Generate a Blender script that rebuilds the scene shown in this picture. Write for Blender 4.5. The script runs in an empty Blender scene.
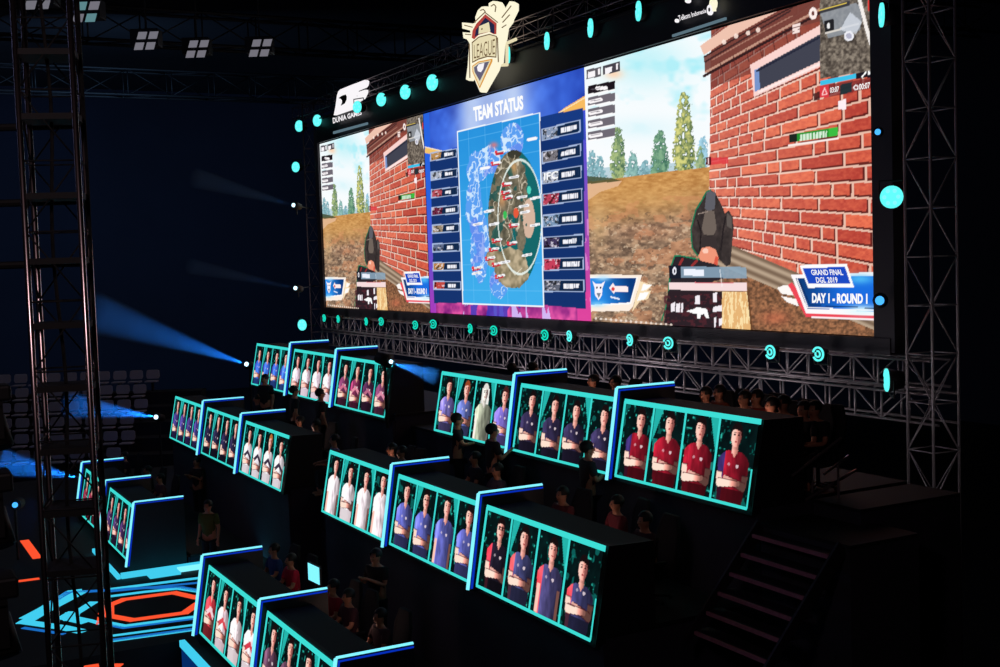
import bpy, bmesh, math, random
import numpy as np
from mathutils import Vector, Matrix
random.seed(7); rng = np.random.default_rng(7)
C = bpy.context.scene.collection
sc = bpy.context.scene
OZ = 9.0                                   # arena floor is z = 0, the camera stands 9 m above it
# ------------------------------------------------------------------ camera
FPX, YAW, PITCH, ROLL = 1216.85, 1.0805, 0.0603, -0.0327
cy, sy, cp, sp = math.cos(YAW), math.sin(YAW), math.cos(PITCH), math.sin(PITCH)
FW = Vector((-sy*cp, cy*cp, -sp)); RT = Vector((cy, sy, 0)); UP = RT.cross(FW)
R2 = RT*math.cos(ROLL) + UP*math.sin(ROLL); U2 = UP*math.cos(ROLL) - RT*math.sin(ROLL)
cam = bpy.data.cameras.new('camera'); co = bpy.data.objects.new('camera', cam); C.objects.link(co)
M = Matrix(((R2.x, U2.x, -FW.x, 0), (R2.y, U2.y, -FW.y, 0), (R2.z, U2.z, -FW.z, OZ), (0, 0, 0, 1)))
co.matrix_world = M; cam.sensor_width = 36; cam.lens = FPX/1000*36; cam.clip_end = 400; cam.clip_start = .1
sc.camera = co
def ray(px): return FW + R2*((px[0]-500)/FPX) - U2*((px[1]-333.5)/FPX)
def ony(px, y): d = ray(px); v = d*(y/d.y); v.z += OZ; return v
def onx(px, x): d = ray(px); v = d*(x/d.x); v.z += OZ; return v
def onz(px, z): d = ray(px); v = d*((z-OZ)/d.z); v.z += OZ; return v
# ------------------------------------------------------------------ materials
def lin(c):
    return tuple((x/12.92 if x <= .04045 else ((x+.055)/1.055)**2.4) for x in [v/255 for v in c])
def mat(name, c, rough=.6, metal=0., noise=0.):
    m = bpy.data.materials.new(name); m.use_nodes = True; nt = m.node_tree; b = nt.nodes['Principled BSDF']
    col = (*lin(c), 1)
    b.inputs['Base Color'].default_value = col; b.inputs['Roughness'].default_value = rough; b.inputs['Metallic'].default_value = metal
    if noise:
        n = nt.nodes.new('ShaderNodeTexNoise'); n.inputs['Scale'].default_value = noise; n.inputs['Detail'].default_value = 4
        tc = nt.nodes.new('ShaderNodeTexCoord'); nt.links.new(tc.outputs['Object'], n.inputs['Vector'])
        mx = nt.nodes.new('ShaderNodeMix'); mx.data_type = 'RGBA'
        mx.inputs[6].default_value = tuple(x*.65 for x in col[:3])+(1,); mx.inputs[7].default_value = tuple(min(1, x*1.3) for x in col[:3])+(1,)
        nt.links.new(n.outputs['Fac'], mx.inputs[0]); nt.links.new(mx.outputs[2], b.inputs['Base Color'])
    return m
def emis(name, c, s=1.):
    m = bpy.data.materials.new(name); m.use_nodes = True; nt = m.node_tree
    nt.nodes.clear(); o = nt.nodes.new('ShaderNodeOutputMaterial'); e = nt.nodes.new('ShaderNodeEmission')
    e.inputs[0].default_value = (*lin(c), 1); e.inputs[1].default_value = s; nt.links.new(e.outputs[0], o.inputs[0])
    return m
def screenmat(name, s=1.):
    m = bpy.data.materials.new(name); m.use_nodes = True; nt = m.node_tree
    nt.nodes.clear(); o = nt.nodes.new('ShaderNodeOutputMaterial'); e = nt.nodes.new('ShaderNodeEmission')
    a = nt.nodes.new('ShaderNodeVertexColor'); a.layer_name = 'pixels'
    nt.links.new(a.outputs['Color'], e.inputs[0]); e.inputs[1].default_value = s; nt.links.new(e.outputs[0], o.inputs[0])
    return m
K = dict(
 black=mat('matt_black', (22,22,26), .7), darkboard=mat('painted_black_board', (26,26,34), .5, 0, 3), deck=mat('dark_stage_deck', (13,14,18), .75, 0, 2),
 skirt=mat('black_stage_skirt', (52,52,66), .95, 0, 1.5), desk=mat('black_desk_laminate', (17,16,19), .85), truss=mat('brushed_aluminium', (190,182,186), .42, .5),
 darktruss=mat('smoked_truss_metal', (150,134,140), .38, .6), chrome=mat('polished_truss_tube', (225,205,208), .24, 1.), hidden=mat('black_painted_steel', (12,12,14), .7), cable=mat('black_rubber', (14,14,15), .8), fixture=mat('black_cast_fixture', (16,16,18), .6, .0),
 floor=mat('arena_concrete', (20,21,26), .7, 0, .6), wall=mat('dark_arena_wall', (46,52,70), .9, 0, .15), ceil=mat('dark_arena_roof', (36,36,42), .9, 0, .3),
 chair=mat('grey_plastic_seat', (150,146,156), .6), fabric=mat('black_mesh_fabric', (24,24,28), .9), step=mat('worn_step_plate', (50,46,54), .5, .2, 6),
 steppink=mat('chequered_nosing', (200,130,155), .5, 0, 14),
 teal=emis('teal_border_light', (62,222,214), 1.), cyan=emis('ice_cyan_light', (128,236,255), 1.15), bluein=emis('painted_blue_glow', (6,50,190), .9),
 trim=emis('cyan_floor_light', (66,206,240), 1.), trimblue=emis('blue_floor_light', (30,120,215), .8), orange=emis('orange_red_light', (255,84,48), 1.), fascia=emis('painted_fascia_glow', (6,62,140), .5),
 lens=emis('aqua_lens', (92,240,234), 1.2), lensgreen=emis('aqua_green_ring', (24,226,196), 1.), lensblue=emis('blue_lens', (70,170,255), 1.4), pin=emis('white_blue_point', (190,235,255), 2.5),
 house=emis('dim_house_lamp', (120,118,128), .9), housec=emis('dim_cyan_lamp', (96,140,146), .9), cream=emis('cream_sign_face', (255,248,218), 1.), signwhite=emis('white_sign_face', (250,246,250), 1.),
 brown=emis('brown_sign_line', (120,92,60), .8), red=emis('red_sign_band', (196,74,66), .8), navy=emis('navy_sign_face', (44,48,84), .7), gold=emis('orange_sign_line', (232,160,60), .9), grey=emis('grey_sign_face', (112,108,134), .8),
 cream2=emis('pale_sign_face', (244,232,190), .9), slot=emis('pale_light_bar', (120,150,165), .55), white=emis('screen_white', (255,255,255), 1.), skin=mat('warm_skin', (190,128,100), .5), hair=mat('black_hair', (16,13,12), .6),
 trousers=mat('dark_trousers', (26,26,34), .9), eye=mat('dark_eye', (20,12,10), .3), lip=mat('lip', (140,70,66), .5), pixels=screenmat('led_video_pixels', 1.), portrait=screenmat('led_portrait_pixels', 1.),
 phone=emis('lit_phone_screen', (150,190,255), .7))
# ------------------------------------------------------------------ helpers
ALL = []
def link(o, parent=None):
    C.objects.link(o)
    if parent is not None: o.parent = parent
    return o
def thing(name, label, cat, loc=(0,0,0), rz=0, group=None):
    o = bpy.data.objects.new(name, None); o.empty_display_size = .2
    o.location = loc; o.rotation_euler = (0,0,rz); return tag(link(o), label, cat, group)
def tag(o, label, cat, group=None):
    o['label'] = label; o['category'] = cat
    if group: o['group'] = group
    return o
class MB:
    """collects shapes into one mesh"""
    def __init__(s): s.v=[]; s.f=[]; s.m=[]
    def add(s, vs, fs, mi=0):
        k=len(s.v); s.v += [tuple(v) for v in vs]; s.f += [tuple(i+k for i in f) for f in fs]; s.m += [mi]*len(fs); return s
    def box(s, a, b, mi=0):
        x0,y0,z0=a; x1,y1,z1=b
        vs=[(x0,y0,z0),(x1,y0,z0),(x1,y1,z0),(x0,y1,z0),(x0,y0,z1),(x1,y0,z1),(x1,y1,z1),(x0,y1,z1)]
        return s.add(vs,[(0,3,2,1),(4,5,6,7),(0,1,5,4),(1,2,6,5),(2,3,7,6),(3,0,4,7)],mi)
    def tube(s, a, b, r, n=8, r2=None, mi=0):
        a=Vector(a); b=Vector(b); d=b-a
        if d.length<1e-6: return s
        d.normalize(); t=Vector((0,0,1)) if abs(d.z)<.9 else Vector((1,0,0)); u=d.cross(t).normalized(); w=d.cross(u)
        r2=r if r2 is None else r2; vs=[]
        for p,q in ((a,r),(b,r2)):
            for i in range(n):
                t_=2*math.pi*i/n; vs.append(p+(u*math.cos(t_)+w*math.sin(t_))*q)
        fs=[(i,(i+1)%n,n+(i+1)%n,n+i) for i in range(n)]+[tuple(range(n))[::-1],tuple(range(n,2*n))]
        return s.add(vs,fs,mi)
    def bar(s, a, b, w, mi=0): return s.tube(a,b,w*.7071,4,mi=mi)
    def sphere(s, c, r, n=12, m=8, mi=0):
        c=Vector(c); r=r if hasattr(r,'__len__') else (r,r,r); vs=[]
        for j in range(m+1):
            ph=math.pi*j/m
            for i in range(n):
                th=2*math.pi*i/n; vs.append((c.x+r[0]*math.sin(ph)*math.cos(th), c.y+r[1]*math.sin(ph)*math.sin(th), c.z+r[2]*math.cos(ph)))
        return s.add(vs,[(j*n+i,j*n+(i+1)%n,(j+1)*n+(i+1)%n,(j+1)*n+i) for j in range(m) for i in range(n)],mi)
    def prism(s, pts, off, mi=0):
        """polygon (3-D points) extruded by the vector off"""
        n=len(pts); off=Vector(off); vs=[Vector(p) for p in pts]+[Vector(p)+off for p in pts]
        return s.add(vs,[tuple(range(n))[::-1],tuple(range(n,2*n))]+[(i,(i+1)%n,n+(i+1)%n,n+i) for i in range(n)],mi)
    def torus(s, c, ax, R, r, a0=0, a1=360, n=20, k=6, mi=0):
        c=Vector(c); ax=Vector(ax).normalized(); t=Vector((0,0,1)) if abs(ax.z)<.9 else Vector((1,0,0)); u=ax.cross(t).normalized(); w=ax.cross(u)
        prev=None
        for i in range(n+1):
            a=math.radians(a0+(a1-a0)*i/n); p=c+(u*math.cos(a)+w*math.sin(a))*R
            if prev is not None: s.tube(prev,p,r,k,mi=mi)
            prev=p
        return s
    def build(s, name, mats, parent=None, bevel=0, smooth=False):
        me=bpy.data.meshes.new(name); me.from_pydata(s.v,[],s.f)
        for m in (mats if isinstance(mats,(list,tuple)) else [mats]): me.materials.append(m)
        me.polygons.foreach_set('material_index', s.m)
        bm=bmesh.new(); bm.from_mesh(me); bmesh.ops.recalc_face_normals(bm, faces=bm.faces)
        bm.to_mesh(me); bm.free()
        if smooth: me.polygons.foreach_set('use_smooth',[True]*len(me.polygons))
        me.update(); o=link(bpy.data.objects.new(name, me), parent)
        if bevel:
            b=o.modifiers.new('bevel','BEVEL'); b.width=bevel; b.segments=2; b.limit_method='ANGLE'
        return o
def structure(o): o['kind']='structure'; return o
def copy_tree(o, parent=None):
    c=o.copy(); link(c, parent)
    for ch in list(o.children): copy_tree(ch, c)
    return c
def relabel(c, label, loc=None, rz=None):
    c['label']=label
    if loc is not None: c.location=loc
    if rz is not None: c.rotation_euler=(0,0,rz)
    return c
# ------------------------------------------------------------------ 2-D painting on LED surfaces
def S2L(a): a=np.clip(a,0,1); return np.where(a<=.04045,a/12.92,((a+.055)/1.055)**2.4)
def vnoise(x, y, seed=0):
    xi=np.floor(x).astype(np.int64); yi=np.floor(y).astype(np.int64); fx=x-xi; fy=y-yi; fx=fx*fx*(3-2*fx); fy=fy*fy*(3-2*fy)
    def h(a,b):
        n=(a*374761393+b*668265263+seed*974634721)&0xffffffff; n=((n^(n>>13))*1274126177)&0xffffffff; return ((n^(n>>16))&0xffff)/65535.
    return (h(xi,yi)*(1-fx)+h(xi+1,yi)*fx)*(1-fy)+(h(xi,yi+1)*(1-fx)+h(xi+1,yi+1)*fx)*fy
def fbm(x,y,seed=0,o=3):
    r=0;a=.5;t=0
    for i in range(o): r=r+a*vnoise(x*2**i,y*2**i,seed+i*17); t+=a; a*=.55
    return r/t
def inpoly(X,Y,P):
    r=np.zeros(X.shape,bool); n=len(P); j=n-1
    for i in range(n):
        xi,yi=P[i]; xj,yj=P[j]
        if yi!=yj: r^=((yi>Y)!=(yj>Y))&(X<(xj-xi)*(Y-yi)/(yj-yi)+xi)
        j=i
    return r
class Paint:
    def __init__(s,X,Y): s.X=X; s.Y=Y; s.c=np.zeros(X.shape+(3,))
    def fill(s,mask,col,a=1.):
        col=np.asarray(col,float)/255. if not isinstance(col,np.ndarray) else col
        if isinstance(a,np.ndarray): al=(a*mask)[...,None]
        else: al=(mask*a)[...,None]
        s.c=s.c*(1-al)+col*al
    def poly(s,P,col,a=1.): s.fill(inpoly(s.X,s.Y,P),col,a)
    def line(s,pts,w,col,a=1.):
        for (x0,y0),(x1,y1) in zip(pts,pts[1:]):
            dx,dy=x1-x0,y1-y0; L=dx*dx+dy*dy+1e-9; t=np.clip(((s.X-x0)*dx+(s.Y-y0)*dy)/L,0,1)
            s.fill(np.hypot(s.X-x0-t*dx,s.Y-y0-t*dy)<w/2,col,a)
    def ell(s,cx,cy,rx,ry,col,a=1.): s.fill(((s.X-cx)/rx)**2+((s.Y-cy)/ry)**2<1,col,a)
    def soft(s,cx,cy,rx,ry,col,a=1.): s.fill(np.ones(s.X.shape,bool),col,a*np.exp(-(((s.X-cx)/rx)**2+((s.Y-cy)/ry)**2)))
def mixc(a,b,t): a=np.asarray(a,float)/255.; b=np.asarray(b,float)/255.; return a*(1-t[...,None])+b*t[...,None]
def led_mesh(name, P3, rgb, m, parent=None):
    """P3: (h,w,3) vertex positions, rgb: (h,w,3) display values"""
    h,w=P3.shape[:2]; me=bpy.data.meshes.new(name); i=np.arange(h*w).reshape(h,w)
    F=np.stack([i[:-1,:-1],i[:-1,1:],i[1:,1:],i[1:,:-1]],-1).reshape(-1,4); nf=len(F)
    me.vertices.add(h*w); me.vertices.foreach_set('co',P3.reshape(-1).astype(np.float32))
    me.loops.add(nf*4); me.loops.foreach_set('vertex_index',F.reshape(-1).astype(np.int32))
    me.polygons.add(nf); me.polygons.foreach_set('loop_start',np.arange(0,nf*4,4,dtype=np.int32)); me.polygons.foreach_set('loop_total',np.full(nf,4,np.int32))
    me.update(calc_edges=True); me.validate()
    at=me.color_attributes.new('pixels','FLOAT_COLOR','POINT'); col=np.ones((h*w,4),np.float32); col[:,:3]=S2L(rgb).reshape(-1,3)
    at.data.foreach_set('color',col.reshape(-1)); me.materials.append(m)
    return link(bpy.data.objects.new(name,me),parent)
YS, ZS, HS = 18.32, OZ-1.796, 7.043
Q0, Q1, Q2, Q3 = -50.30, -39.55, -28.86, -18.16
def w2p(X,Y,Z):
    """world points to photo frame, numpy"""
    d=X*FW.x+Y*FW.y+(Z-OZ)*FW.z; r=X*R2.x+Y*R2.y+(Z-OZ)*R2.z; u=X*U2.x+Y*U2.y+(Z-OZ)*U2.z
    return 500+FPX*r/d, 333.5-FPX*u/d
def feedgrid(x0,x1,w,h):
    X,Z=np.meshgrid(np.linspace(x0,x1,w),np.linspace(ZS,ZS+HS,h)); return X,np.full(X.shape,YS),Z
def text_obj(name, s, quad, y, m, parent, dx=0, bold=.015, ext=0):
    """lettering whose box fills the quad TL,TR,BR,BL (points of the sign plane y = const)"""
    cu=bpy.data.curves.new(name,'FONT'); cu.body=s; cu.size=1; cu.offset=bold; cu.resolution_u=3
    t=bpy.data.objects.new(name,cu); C.objects.link(t); dg=bpy.context.evaluated_depsgraph_get(); dg.update()
    me=bpy.data.meshes.new_from_object(t.evaluated_get(dg)); bpy.data.objects.remove(t)
    v=np.array([q.co[:] for q in me.vertices]); lo=v.min(0); hi=v.max(0); q=[ony(p,y) for p in quad]
    for k,vt in enumerate(me.vertices):
        a=(v[k,0]-lo[0])/(hi[0]-lo[0]); b=(v[k,1]-lo[1])/(hi[1]-lo[1])
        top=q[0].lerp(q[1],a); bot=q[3].lerp(q[2],a); p=bot.lerp(top,b); vt.co=(p.x+dx,p.y,p.z)
    me.materials.clear(); me.materials.append(m); me.update()
    return link(bpy.data.objects.new(name,me),parent)
# ================================================================== the game picture (right third of the wall; the left third shows the same)
def paint_game(X,Z):
    x,y=w2p(X,np.full(X.shape,YS),Z); P=Paint(x,y); one=np.ones(x.shape,bool)
    # sky
    n=fbm(x/22,y/16,3); P.fill(one,mixc((250,253,255),(176,240,250),np.clip((n-.52)*4,0,1)*np.clip((150-y)/70,0,1)))
    P.soft(645,62,42,26,(182,240,248),.75); P.soft(640,128,45,12,(222,246,252),.7); P.soft(614,74,9,5,(255,214,180),.9)
    # mountains and trees
    P.poly([(587,168),(640,166),(705,160),(705,185),(587,188)],(190,214,224))
    def tree(cx,top,base,w,c1,c2,seed):
        t=np.clip((y-top)/(base-top),0,1); edge=w*(.12+.88*np.sqrt(np.clip(t*1.15,0,1)))*(1-.35*np.clip((t-.75)*4,0,1))+3*(fbm(x/2.2,y/2.2,seed)-.5)*2
        m=(np.abs(x-cx)<edge)&(y>top)&(y<base); nn=fbm(x/2.8,y/3.6,seed+5); g=np.clip((nn-.22)*2.2-(x-cx)/w*.25,0,1)
        P.fill(m&(nn>.36-.1*t),mixc(c1,c2,g))
    tree(703,134,172,6,(120,170,190),(170,215,235),1); tree(700,146,172,6,(90,130,100),(170,190,140),2)
    for cx,tp,w in ((592,150,6),(600,156,6),(645,160,6),(640,166,4),(655,160,7)): tree(cx,tp,182,w,(96,140,150),(150,196,206),int(cx))
    tree(618,127,181,8.5,(60,98,78),(170,190,130),11); tree(632,150,181,7,(82,130,130),(150,196,190),12)
    tree(660,130,178,10,(56,104,88),(132,176,140),13); tree(684,92,174,12,(52,84,60),(216,214,130),14)
    # field
    hz=182-(x-587)*.125
    g=fbm(x/5,y/1.8,21,4); far=np.clip((y-hz)/52,0,1)
    grass=mixc((226,172,104),(176,118,60),np.clip(g*1.6-.3,0,1)); low=mixc((196,160,128),(104,84,70),np.clip(fbm(x/6,y/3.4,31,3)*2.0-.55,0,1))
    P.fill(y>hz, grass*(1-far[...,None]**2)+low*far[...,None]**2)
    P.fill((y>196)&(fbm(x/14,y/9,41)>.56),(206,136,96),.45); P.fill((y>225)&(fbm(x/3.4,y/2.4,42)>.68),(224,200,170),.6); P.fill((y>212)&(fbm(x/5,y/4.6,43)<.3),(84,64,54),.5)
    P.poly([(587,176),(612,178),(622,181),(600,184),(587,184)],(60,72,48),.8)
    P.poly([(587,184),(622,181),(618,186),(600,192),(587,201)],(228,184,150),.95)
    P.soft(598,222,9,22,(226,186,130),.6); P.soft(640,196,45,14,(232,180,110),.35); P.soft(650,232,30,8,(206,140,104),.35)
    # ground by the wall: concrete kerb stripes
    P.poly([(712,236),(880,312),(880,345),(760,345),(722,290),(722,262)],(128,100,80))
    d=(y-236)-(x-712)*.42
    m=(x>718)&(d>-6)&(d<34); P.fill(m,mixc((190,168,144),(120,98,80),np.clip(.5+.45*np.sin(d*.7),0,1)))
    P.fill((x>724)&(d>26),mixc((176,120,84),(96,68,50),np.clip(fbm(x/2.4,y/2,51,3)*2-.5,0,1)))
    P.soft(775,318,14,7,(206,110,80),.6)
    # the brick wall: courses converge on one point
    vx,vy=525.,197.; dx=np.maximum(x-vx,1); t=(y-vy)/dx/.0480; row=np.floor(t); fr=t-row
    s=(1/dx)/5.0e-4; s=s+.5*np.mod(row,2)+.33*vnoise(row*3.1,row*0,5); jit=np.floor(s); fs=s-jit
    hsh=vnoise(jit*7.3+row*3.7,row*5.1+jit*1.9,9); split=.42+.3*vnoise(jit*2.3,row*9.7,8); sub=(hsh>.6)&(fs>split); fs2=np.where(hsh>.6,np.where(sub,(fs-split)/(1-split),fs/split),fs)
    bw=np.where(hsh>.6,np.where(sub,1-split,split),1.)
    wl=(x>710.5-(y-80)*.012)&(y<237+(x-712)*.42)
    tone=vnoise(jit*5.1+row*2.3+sub*31,row*3.3+7,19); near=np.clip((x-706)/150,0,1)
    brick=mixc((238,112,78),(176,56,46),np.clip(tone*1.1+.9*(fbm(x/3.2,y/2.4,23)-.5),0,1))
    lift=(1-near)*.35+.1; brick=brick+(np.array((1.,.82,.74))-brick)*lift[...,None]*.6
    P.fill(wl,brick)
    mort=(fr<.13)|(fs2*bw<.045); shade=((fr>.87)|((fs2*bw>.045)&(fs2*bw<.075)))
    P.fill(wl&shade&~mort,(86,30,28),.55+.3*near); P.fill(wl&mort,mixc((255,226,212),(236,196,176),near),.95)
    # darker courses below the roof ledge
    P.fill(wl&(y<74+(x-711)*-.36+14)&(x<870),(104,50,46),.62)
    P.poly([(704,58),(730,34),(806,-6),(873,-40),(873,10),(782,30),(712,74),(705,72)],(120,66,58),.92)
    P.line([(706,72),(779,31),(822,8)],2.2,(196,150,130)); P.line([(704,76),(779,35),(822,12)],2.6,(52,30,32)); P.line([(705,62),(745,38),(790,11)],1.8,(70,42,42))
    P.poly([(704,55),(700,46),(728,26),(740,14),(812,-22),(815,-12),(790,4),(730,38)],(240,196,176)); P.line([(704,57),(760,24),(806,0)],1.6,(60,36,36)); P.line([(712,60),(760,33),(792,16)],1.2,(170,120,104))
    for k in range(7): P.line([(720+k*13,62-k*6.5),(723+k*13,74-k*6)],.9,(70,36,36),.7)
    # window slot
    P.poly([(750,65),(822,24),(822,66),(754,97)],(252,214,208)); P.poly([(755,70),(822,33),(822,60),(759,90)],(66,68,82)); P.poly([(754,70),(759,68),(760,89),(755,92)],(120,150,205))
    P.line([(757,71),(822,36)],2,(40,42,60)); P.line([(759,92),(822,63)],2.2,(255,236,232))
    # minimap corner
    mm=inpoly(x,y,[(820,-30),(875,-40),(875,70),(820,79)]); P.fill(mm,mixc((150,138,124),(70,62,56),np.clip(fbm(x/2.6,y/2.6,61,4)*2.2-.6,0,1)))
    P.poly([(820,12),(856,3),(864,8),(860,30),(828,38)],(150,158,168),.8); P.poly([(820,10),(850,0),(850,5),(820,14)],(60,60,66)); P.line([(820,10.5),(846,3)],1.5,(240,210,90))
    P.line([(826,33),(858,24)],2,(220,214,206)); P.line([(858,-6),(862,10),(866,26),(871,44)],3.6,(246,240,236)); P.poly([(840,30),(850,12),(862,22),(856,34)],(214,220,230),.8); P.ell(849,36,5,5,(240,240,246)); P.ell(849,36,3,3,(180,180,200))
    P.poly([(824,21),(834,19),(834,30),(825,32)],(34,34,38)); P.ell(828.5,26,1.6,3,(240,240,240)); P.poly([(868,0),(873,-4),(873,14),(868,10)],(220,60,56))
    P.poly([(820.5,81),(856,73),(856,78),(820.5,86)],(62,196,236)); P.poly([(856,73),(872,70),(872,77),(856,79)],(30,26,36)); P.line([(862,77),(866,72)],1.5,(255,255,255)); P.ell(869,73,1.2,2,(255,255,255))
    P.poly([(813,94),(820,91),(820,100),(814,101)],(60,30,30),.8); P.poly([(820,86),(829,84.5),(829,97),(820,98)],(222,60,70)); P.line([(822,95),(824.5,88),(827,94),(822,95)],1,(255,200,200))
    P.poly([(829,84.5),(873,77),(873,88),(829,97)],(120,44,46),.75); P.poly([(840,85),(852,82),(852,92),(840,95)],(28,50,56),.9); P.ell(856,87.5,2.6,2.8,(250,240,240)); P.ell(856,87.5,1.3,1.4,(130,50,50))
    P.poly([(838,101),(846,99),(846,109),(838.5,110)],(255,240,244))
    # icons: gear, list, small marks
    P.ell(813,13.5,4,6,(255,240,236)); P.ell(813,13.5,1.6,2.4,(110,60,56)); P.poly([(792.5,25),(800,22.5),(800,32),(792.5,34)],(250,228,222))
    for k in range(2): P.line([(792.5,28.5+k*3),(800,26.3+k*3)],.8,(110,60,56))
    for px_,py_ in ((724,42),(736,36),(748,33),(758,30)): P.ell(px_,py_,2.2,2.4,(255,232,220),.9)
    # name tags
    P.poly([(789,135),(797,133),(797,142),(789,143)],(30,40,34)); P.poly([(797,133),(838,127),(838,135),(797,142)],(38,150,50)); P.poly([(829,128.6),(838,127),(838,135),(829,136.6)],(60,190,66)); P.line([(789,145.5),(838,138.5)],2,(255,240,236))
    P.fill(inpoly(x,y,[(799,135),(827,131),(827,137),(799,141)])&(np.mod(x,3.2)<2.3),(236,250,236),.9)
    P.poly([(706,158),(728,157),(728,163.5),(706,165)],(226,62,70),.85); P.poly([(706,157),(711,157),(711,165),(706,165)],(90,20,30)); P.line([(708.5,158.5),(708.5,163.5)],1.2,(255,220,220))
    # first-person arm, launcher and HUD
    c9=lambda L:[(580+a/6.25,240+b/6.25) for a,b in L]; c8=lambda L:[(580+a/3.336,130+b/3.336) for a,b in L]
    P.poly(c9([(565,160),(590,100),(640,98),(760,120),(870,160),(900,240),(830,260),(830,600),(510,600),(545,400)]),(44,38,44)); P.line(c9([(512,500),(548,380),(566,170),(592,100),(640,100),(745,122)]),1.4,(30,130,90))
    P.line(c9([(620,160),(640,120)]),2.5,(150,50,50)); P.line(c9([(700,160),(730,130)]),2.5,(150,50,50))
    gun=c8([(422,206),(436,200),(452,210),(478,262),(483,278),(496,268),(510,290),(512,330),(502,448),(488,455),(460,428),(420,415),(392,418),(374,392),(370,330),(386,268),(408,232)])
    P.poly(gun,mixc((74,64,62),(48,42,42),np.clip(fbm(x/4,y/6,71)*1.6-.3,0,1))); P.line(gun[-6:]+gun[:2],1.4,(36,120,84))
    P.poly(c8([(422,208),(436,202),(452,212),(450,262),(430,272),(416,262)]),(96,96,104)); P.poly(c8([(418,268),(448,270),(456,330),(446,350),(414,350),(406,330)]),(112,100,92)); P.line(c8([(392,300),(404,340),(400,400)]),1.3,(34,28,30))
    P.line(c8([(486,290),(478,330),(470,400)]),1.6,(40,34,36)); P.poly(c8([(490,275),(506,292),(506,330),(490,320)]),(96,88,84)); P.line(c8([(395,280),(425,272)]),1,(150,134,124)); P.poly(c8([(408,356),(452,356),(462,398),(402,398)]),(58,50,50))
    P.poly(c8([(395,420),(406,394),(430,388),(452,398),(462,425),(460,450),(402,436)]),(240,152,122)); P.poly(c8([(452,420),(462,425),(458,452),(446,446)]),(220,90,70)); P.ell(705.5,251,3,2.5,(255,206,186))
    P.poly([(669,265),(681,265.5),(681,279),(669,278.5)],(26,30,44)); P.poly([(681,266.5),(746,267),(747,278),(681,278)],(140,168,190),.88); P.poly([(684,269),(704,269.5),(704,276),(684,275.5)],(240,244,255)); P.ell(674.5,271,2,4,(240,240,250)); P.ell(674.5,271,.8,2,(30,30,44))
    P.poly([(669,282.4),(747,283),(747,290.8),(669,289.8)],(248,222,222)); P.line([(695,282.6),(733,283)],1,(226,120,130)); P.line([(720,270),(722,286)],1,(255,255,255),.6)
    P.poly([(668,291),(722,291.5),(722,331),(664,329)],(46,34,40)); P.fill(inpoly(x,y,[(664,296),(722,293),(722,331),(664,330)])&(fbm(x/4,y/3,81)>.55),(84,40,48),.8)
    P.poly([(722,291.5),(748,292),(752,332),(722,331)],(232,182,120)); P.fill(inpoly(x,y,[(722,291.5),(748,292),(752,332),(722,331)])&(fbm(x/1.6,y/8,82)>.52),(255,230,176),.9); P.line([(748,292),(752,332)],2,(110,70,44))
    for q in ([(671,304),(675,302),(675,311),(671,312)],[(676,304),(680,303),(680,312),(676,312)],[(681,303.5),(683,303),(683,312),(681,312)],[(695,296),(700,295),(700,304),(695,304)],[(713,293),(717,292.5),(717,302),(713,302)],[(713,307),(722,305),(722,311),(713,312)],[(714,318),(716,317),(716,327),(714,327)],[(719,319),(722,318),(722,325),(719,326)]): P.poly(q,(246,240,246))
    P.poly([(686,311),(694,309),(697,307),(707,309),(709,318),(706,318),(704,314),(701,315),(700,319),(697,318),(697,314),(692,313)],(255,255,255)); P.line([(600,319),(672,325)],1.8,(196,170,150),.55)
    for k in range(16): P.ell(596+k*5,318.3+k*.45,1.2,1.3,(250,236,224),.8)
    # left info plate
    P.poly([(640,281),(652,285),(648,290),(645,290),(651,291),(648,299),(640,301),(632,312)],(250,226,186)); P.poly([(643,284),(652,285),(646,290),(641,291)],(255,255,255)); P.poly([(640,293),(649,292),(645,299),(637,301)],(255,255,255))
    P.poly([(587,274.6),(642,274.8),(633,306.5),(629,311),(587,311.5)],(255,240,226)); P.poly([(587,277),(638,277),(631,304),(587,306.5)],(255,255,255))
    pl=inpoly(x,y,[(587,278.5),(636.4,278.3),(630,302.4),(587,305)]); P.fill(pl,mixc((40,140,232),(10,58,126),np.clip((x-600)/32+(y-290)*-.01,0,1))); P.soft(603,278,7,3,(190,230,255),.8); P.soft(597,304,8,3,(150,220,255),.7)
    P.poly([(592.5,281),(596,284),(601,284),(605,281),(602.5,288),(602,295),(598.6,300.5),(595,295),(594.5,288)],(250,246,255)); P.ell(597,287.5,.9,1.2,(60,40,60)); P.ell(600.6,287.5,.9,1.2,(60,40,60)); P.poly([(596.5,293),(601,293),(598.7,298)],(120,130,150))
    P.poly([(609,288),(613,283),(615,286),(628,286.5),(628,292),(615,292),(614,294)],(255,240,240)); P.ell(613,289,1.6,2,(226,70,70)); P.line([(611,297),(619,299)],1.6,(230,240,255))
    # right info plate
    P.poly([(777,288),(784,285),(795,287),(798,296),(782,294)],(255,250,246)); P.poly([(781,296),(796,299),(799,306.5),(787,302)],(255,250,246))
    P.poly([(788,285),(792,282),(812,312),(880,315),(880,321),(806,317)],(240,72,88)); P.poly([(791,275),(880,272),(880,316),(806,313)],(255,250,252)); P.line([(812,317.5),(880,320)],1.8,(255,240,244))
    pr=inpoly(x,y,[(795.6,278.5),(880,275.5),(880,311.8),(807.4,308.6)]); P.fill(pr,mixc((14,60,120),(26,110,226),np.clip((x-800)/42,0,1))); P.soft(862,310,16,5,(220,250,255),.95); P.soft(860,279,14,5,(90,200,250),.8); P.line([(797,279),(808,307.5),(880,311)],1,(255,255,255))
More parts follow.
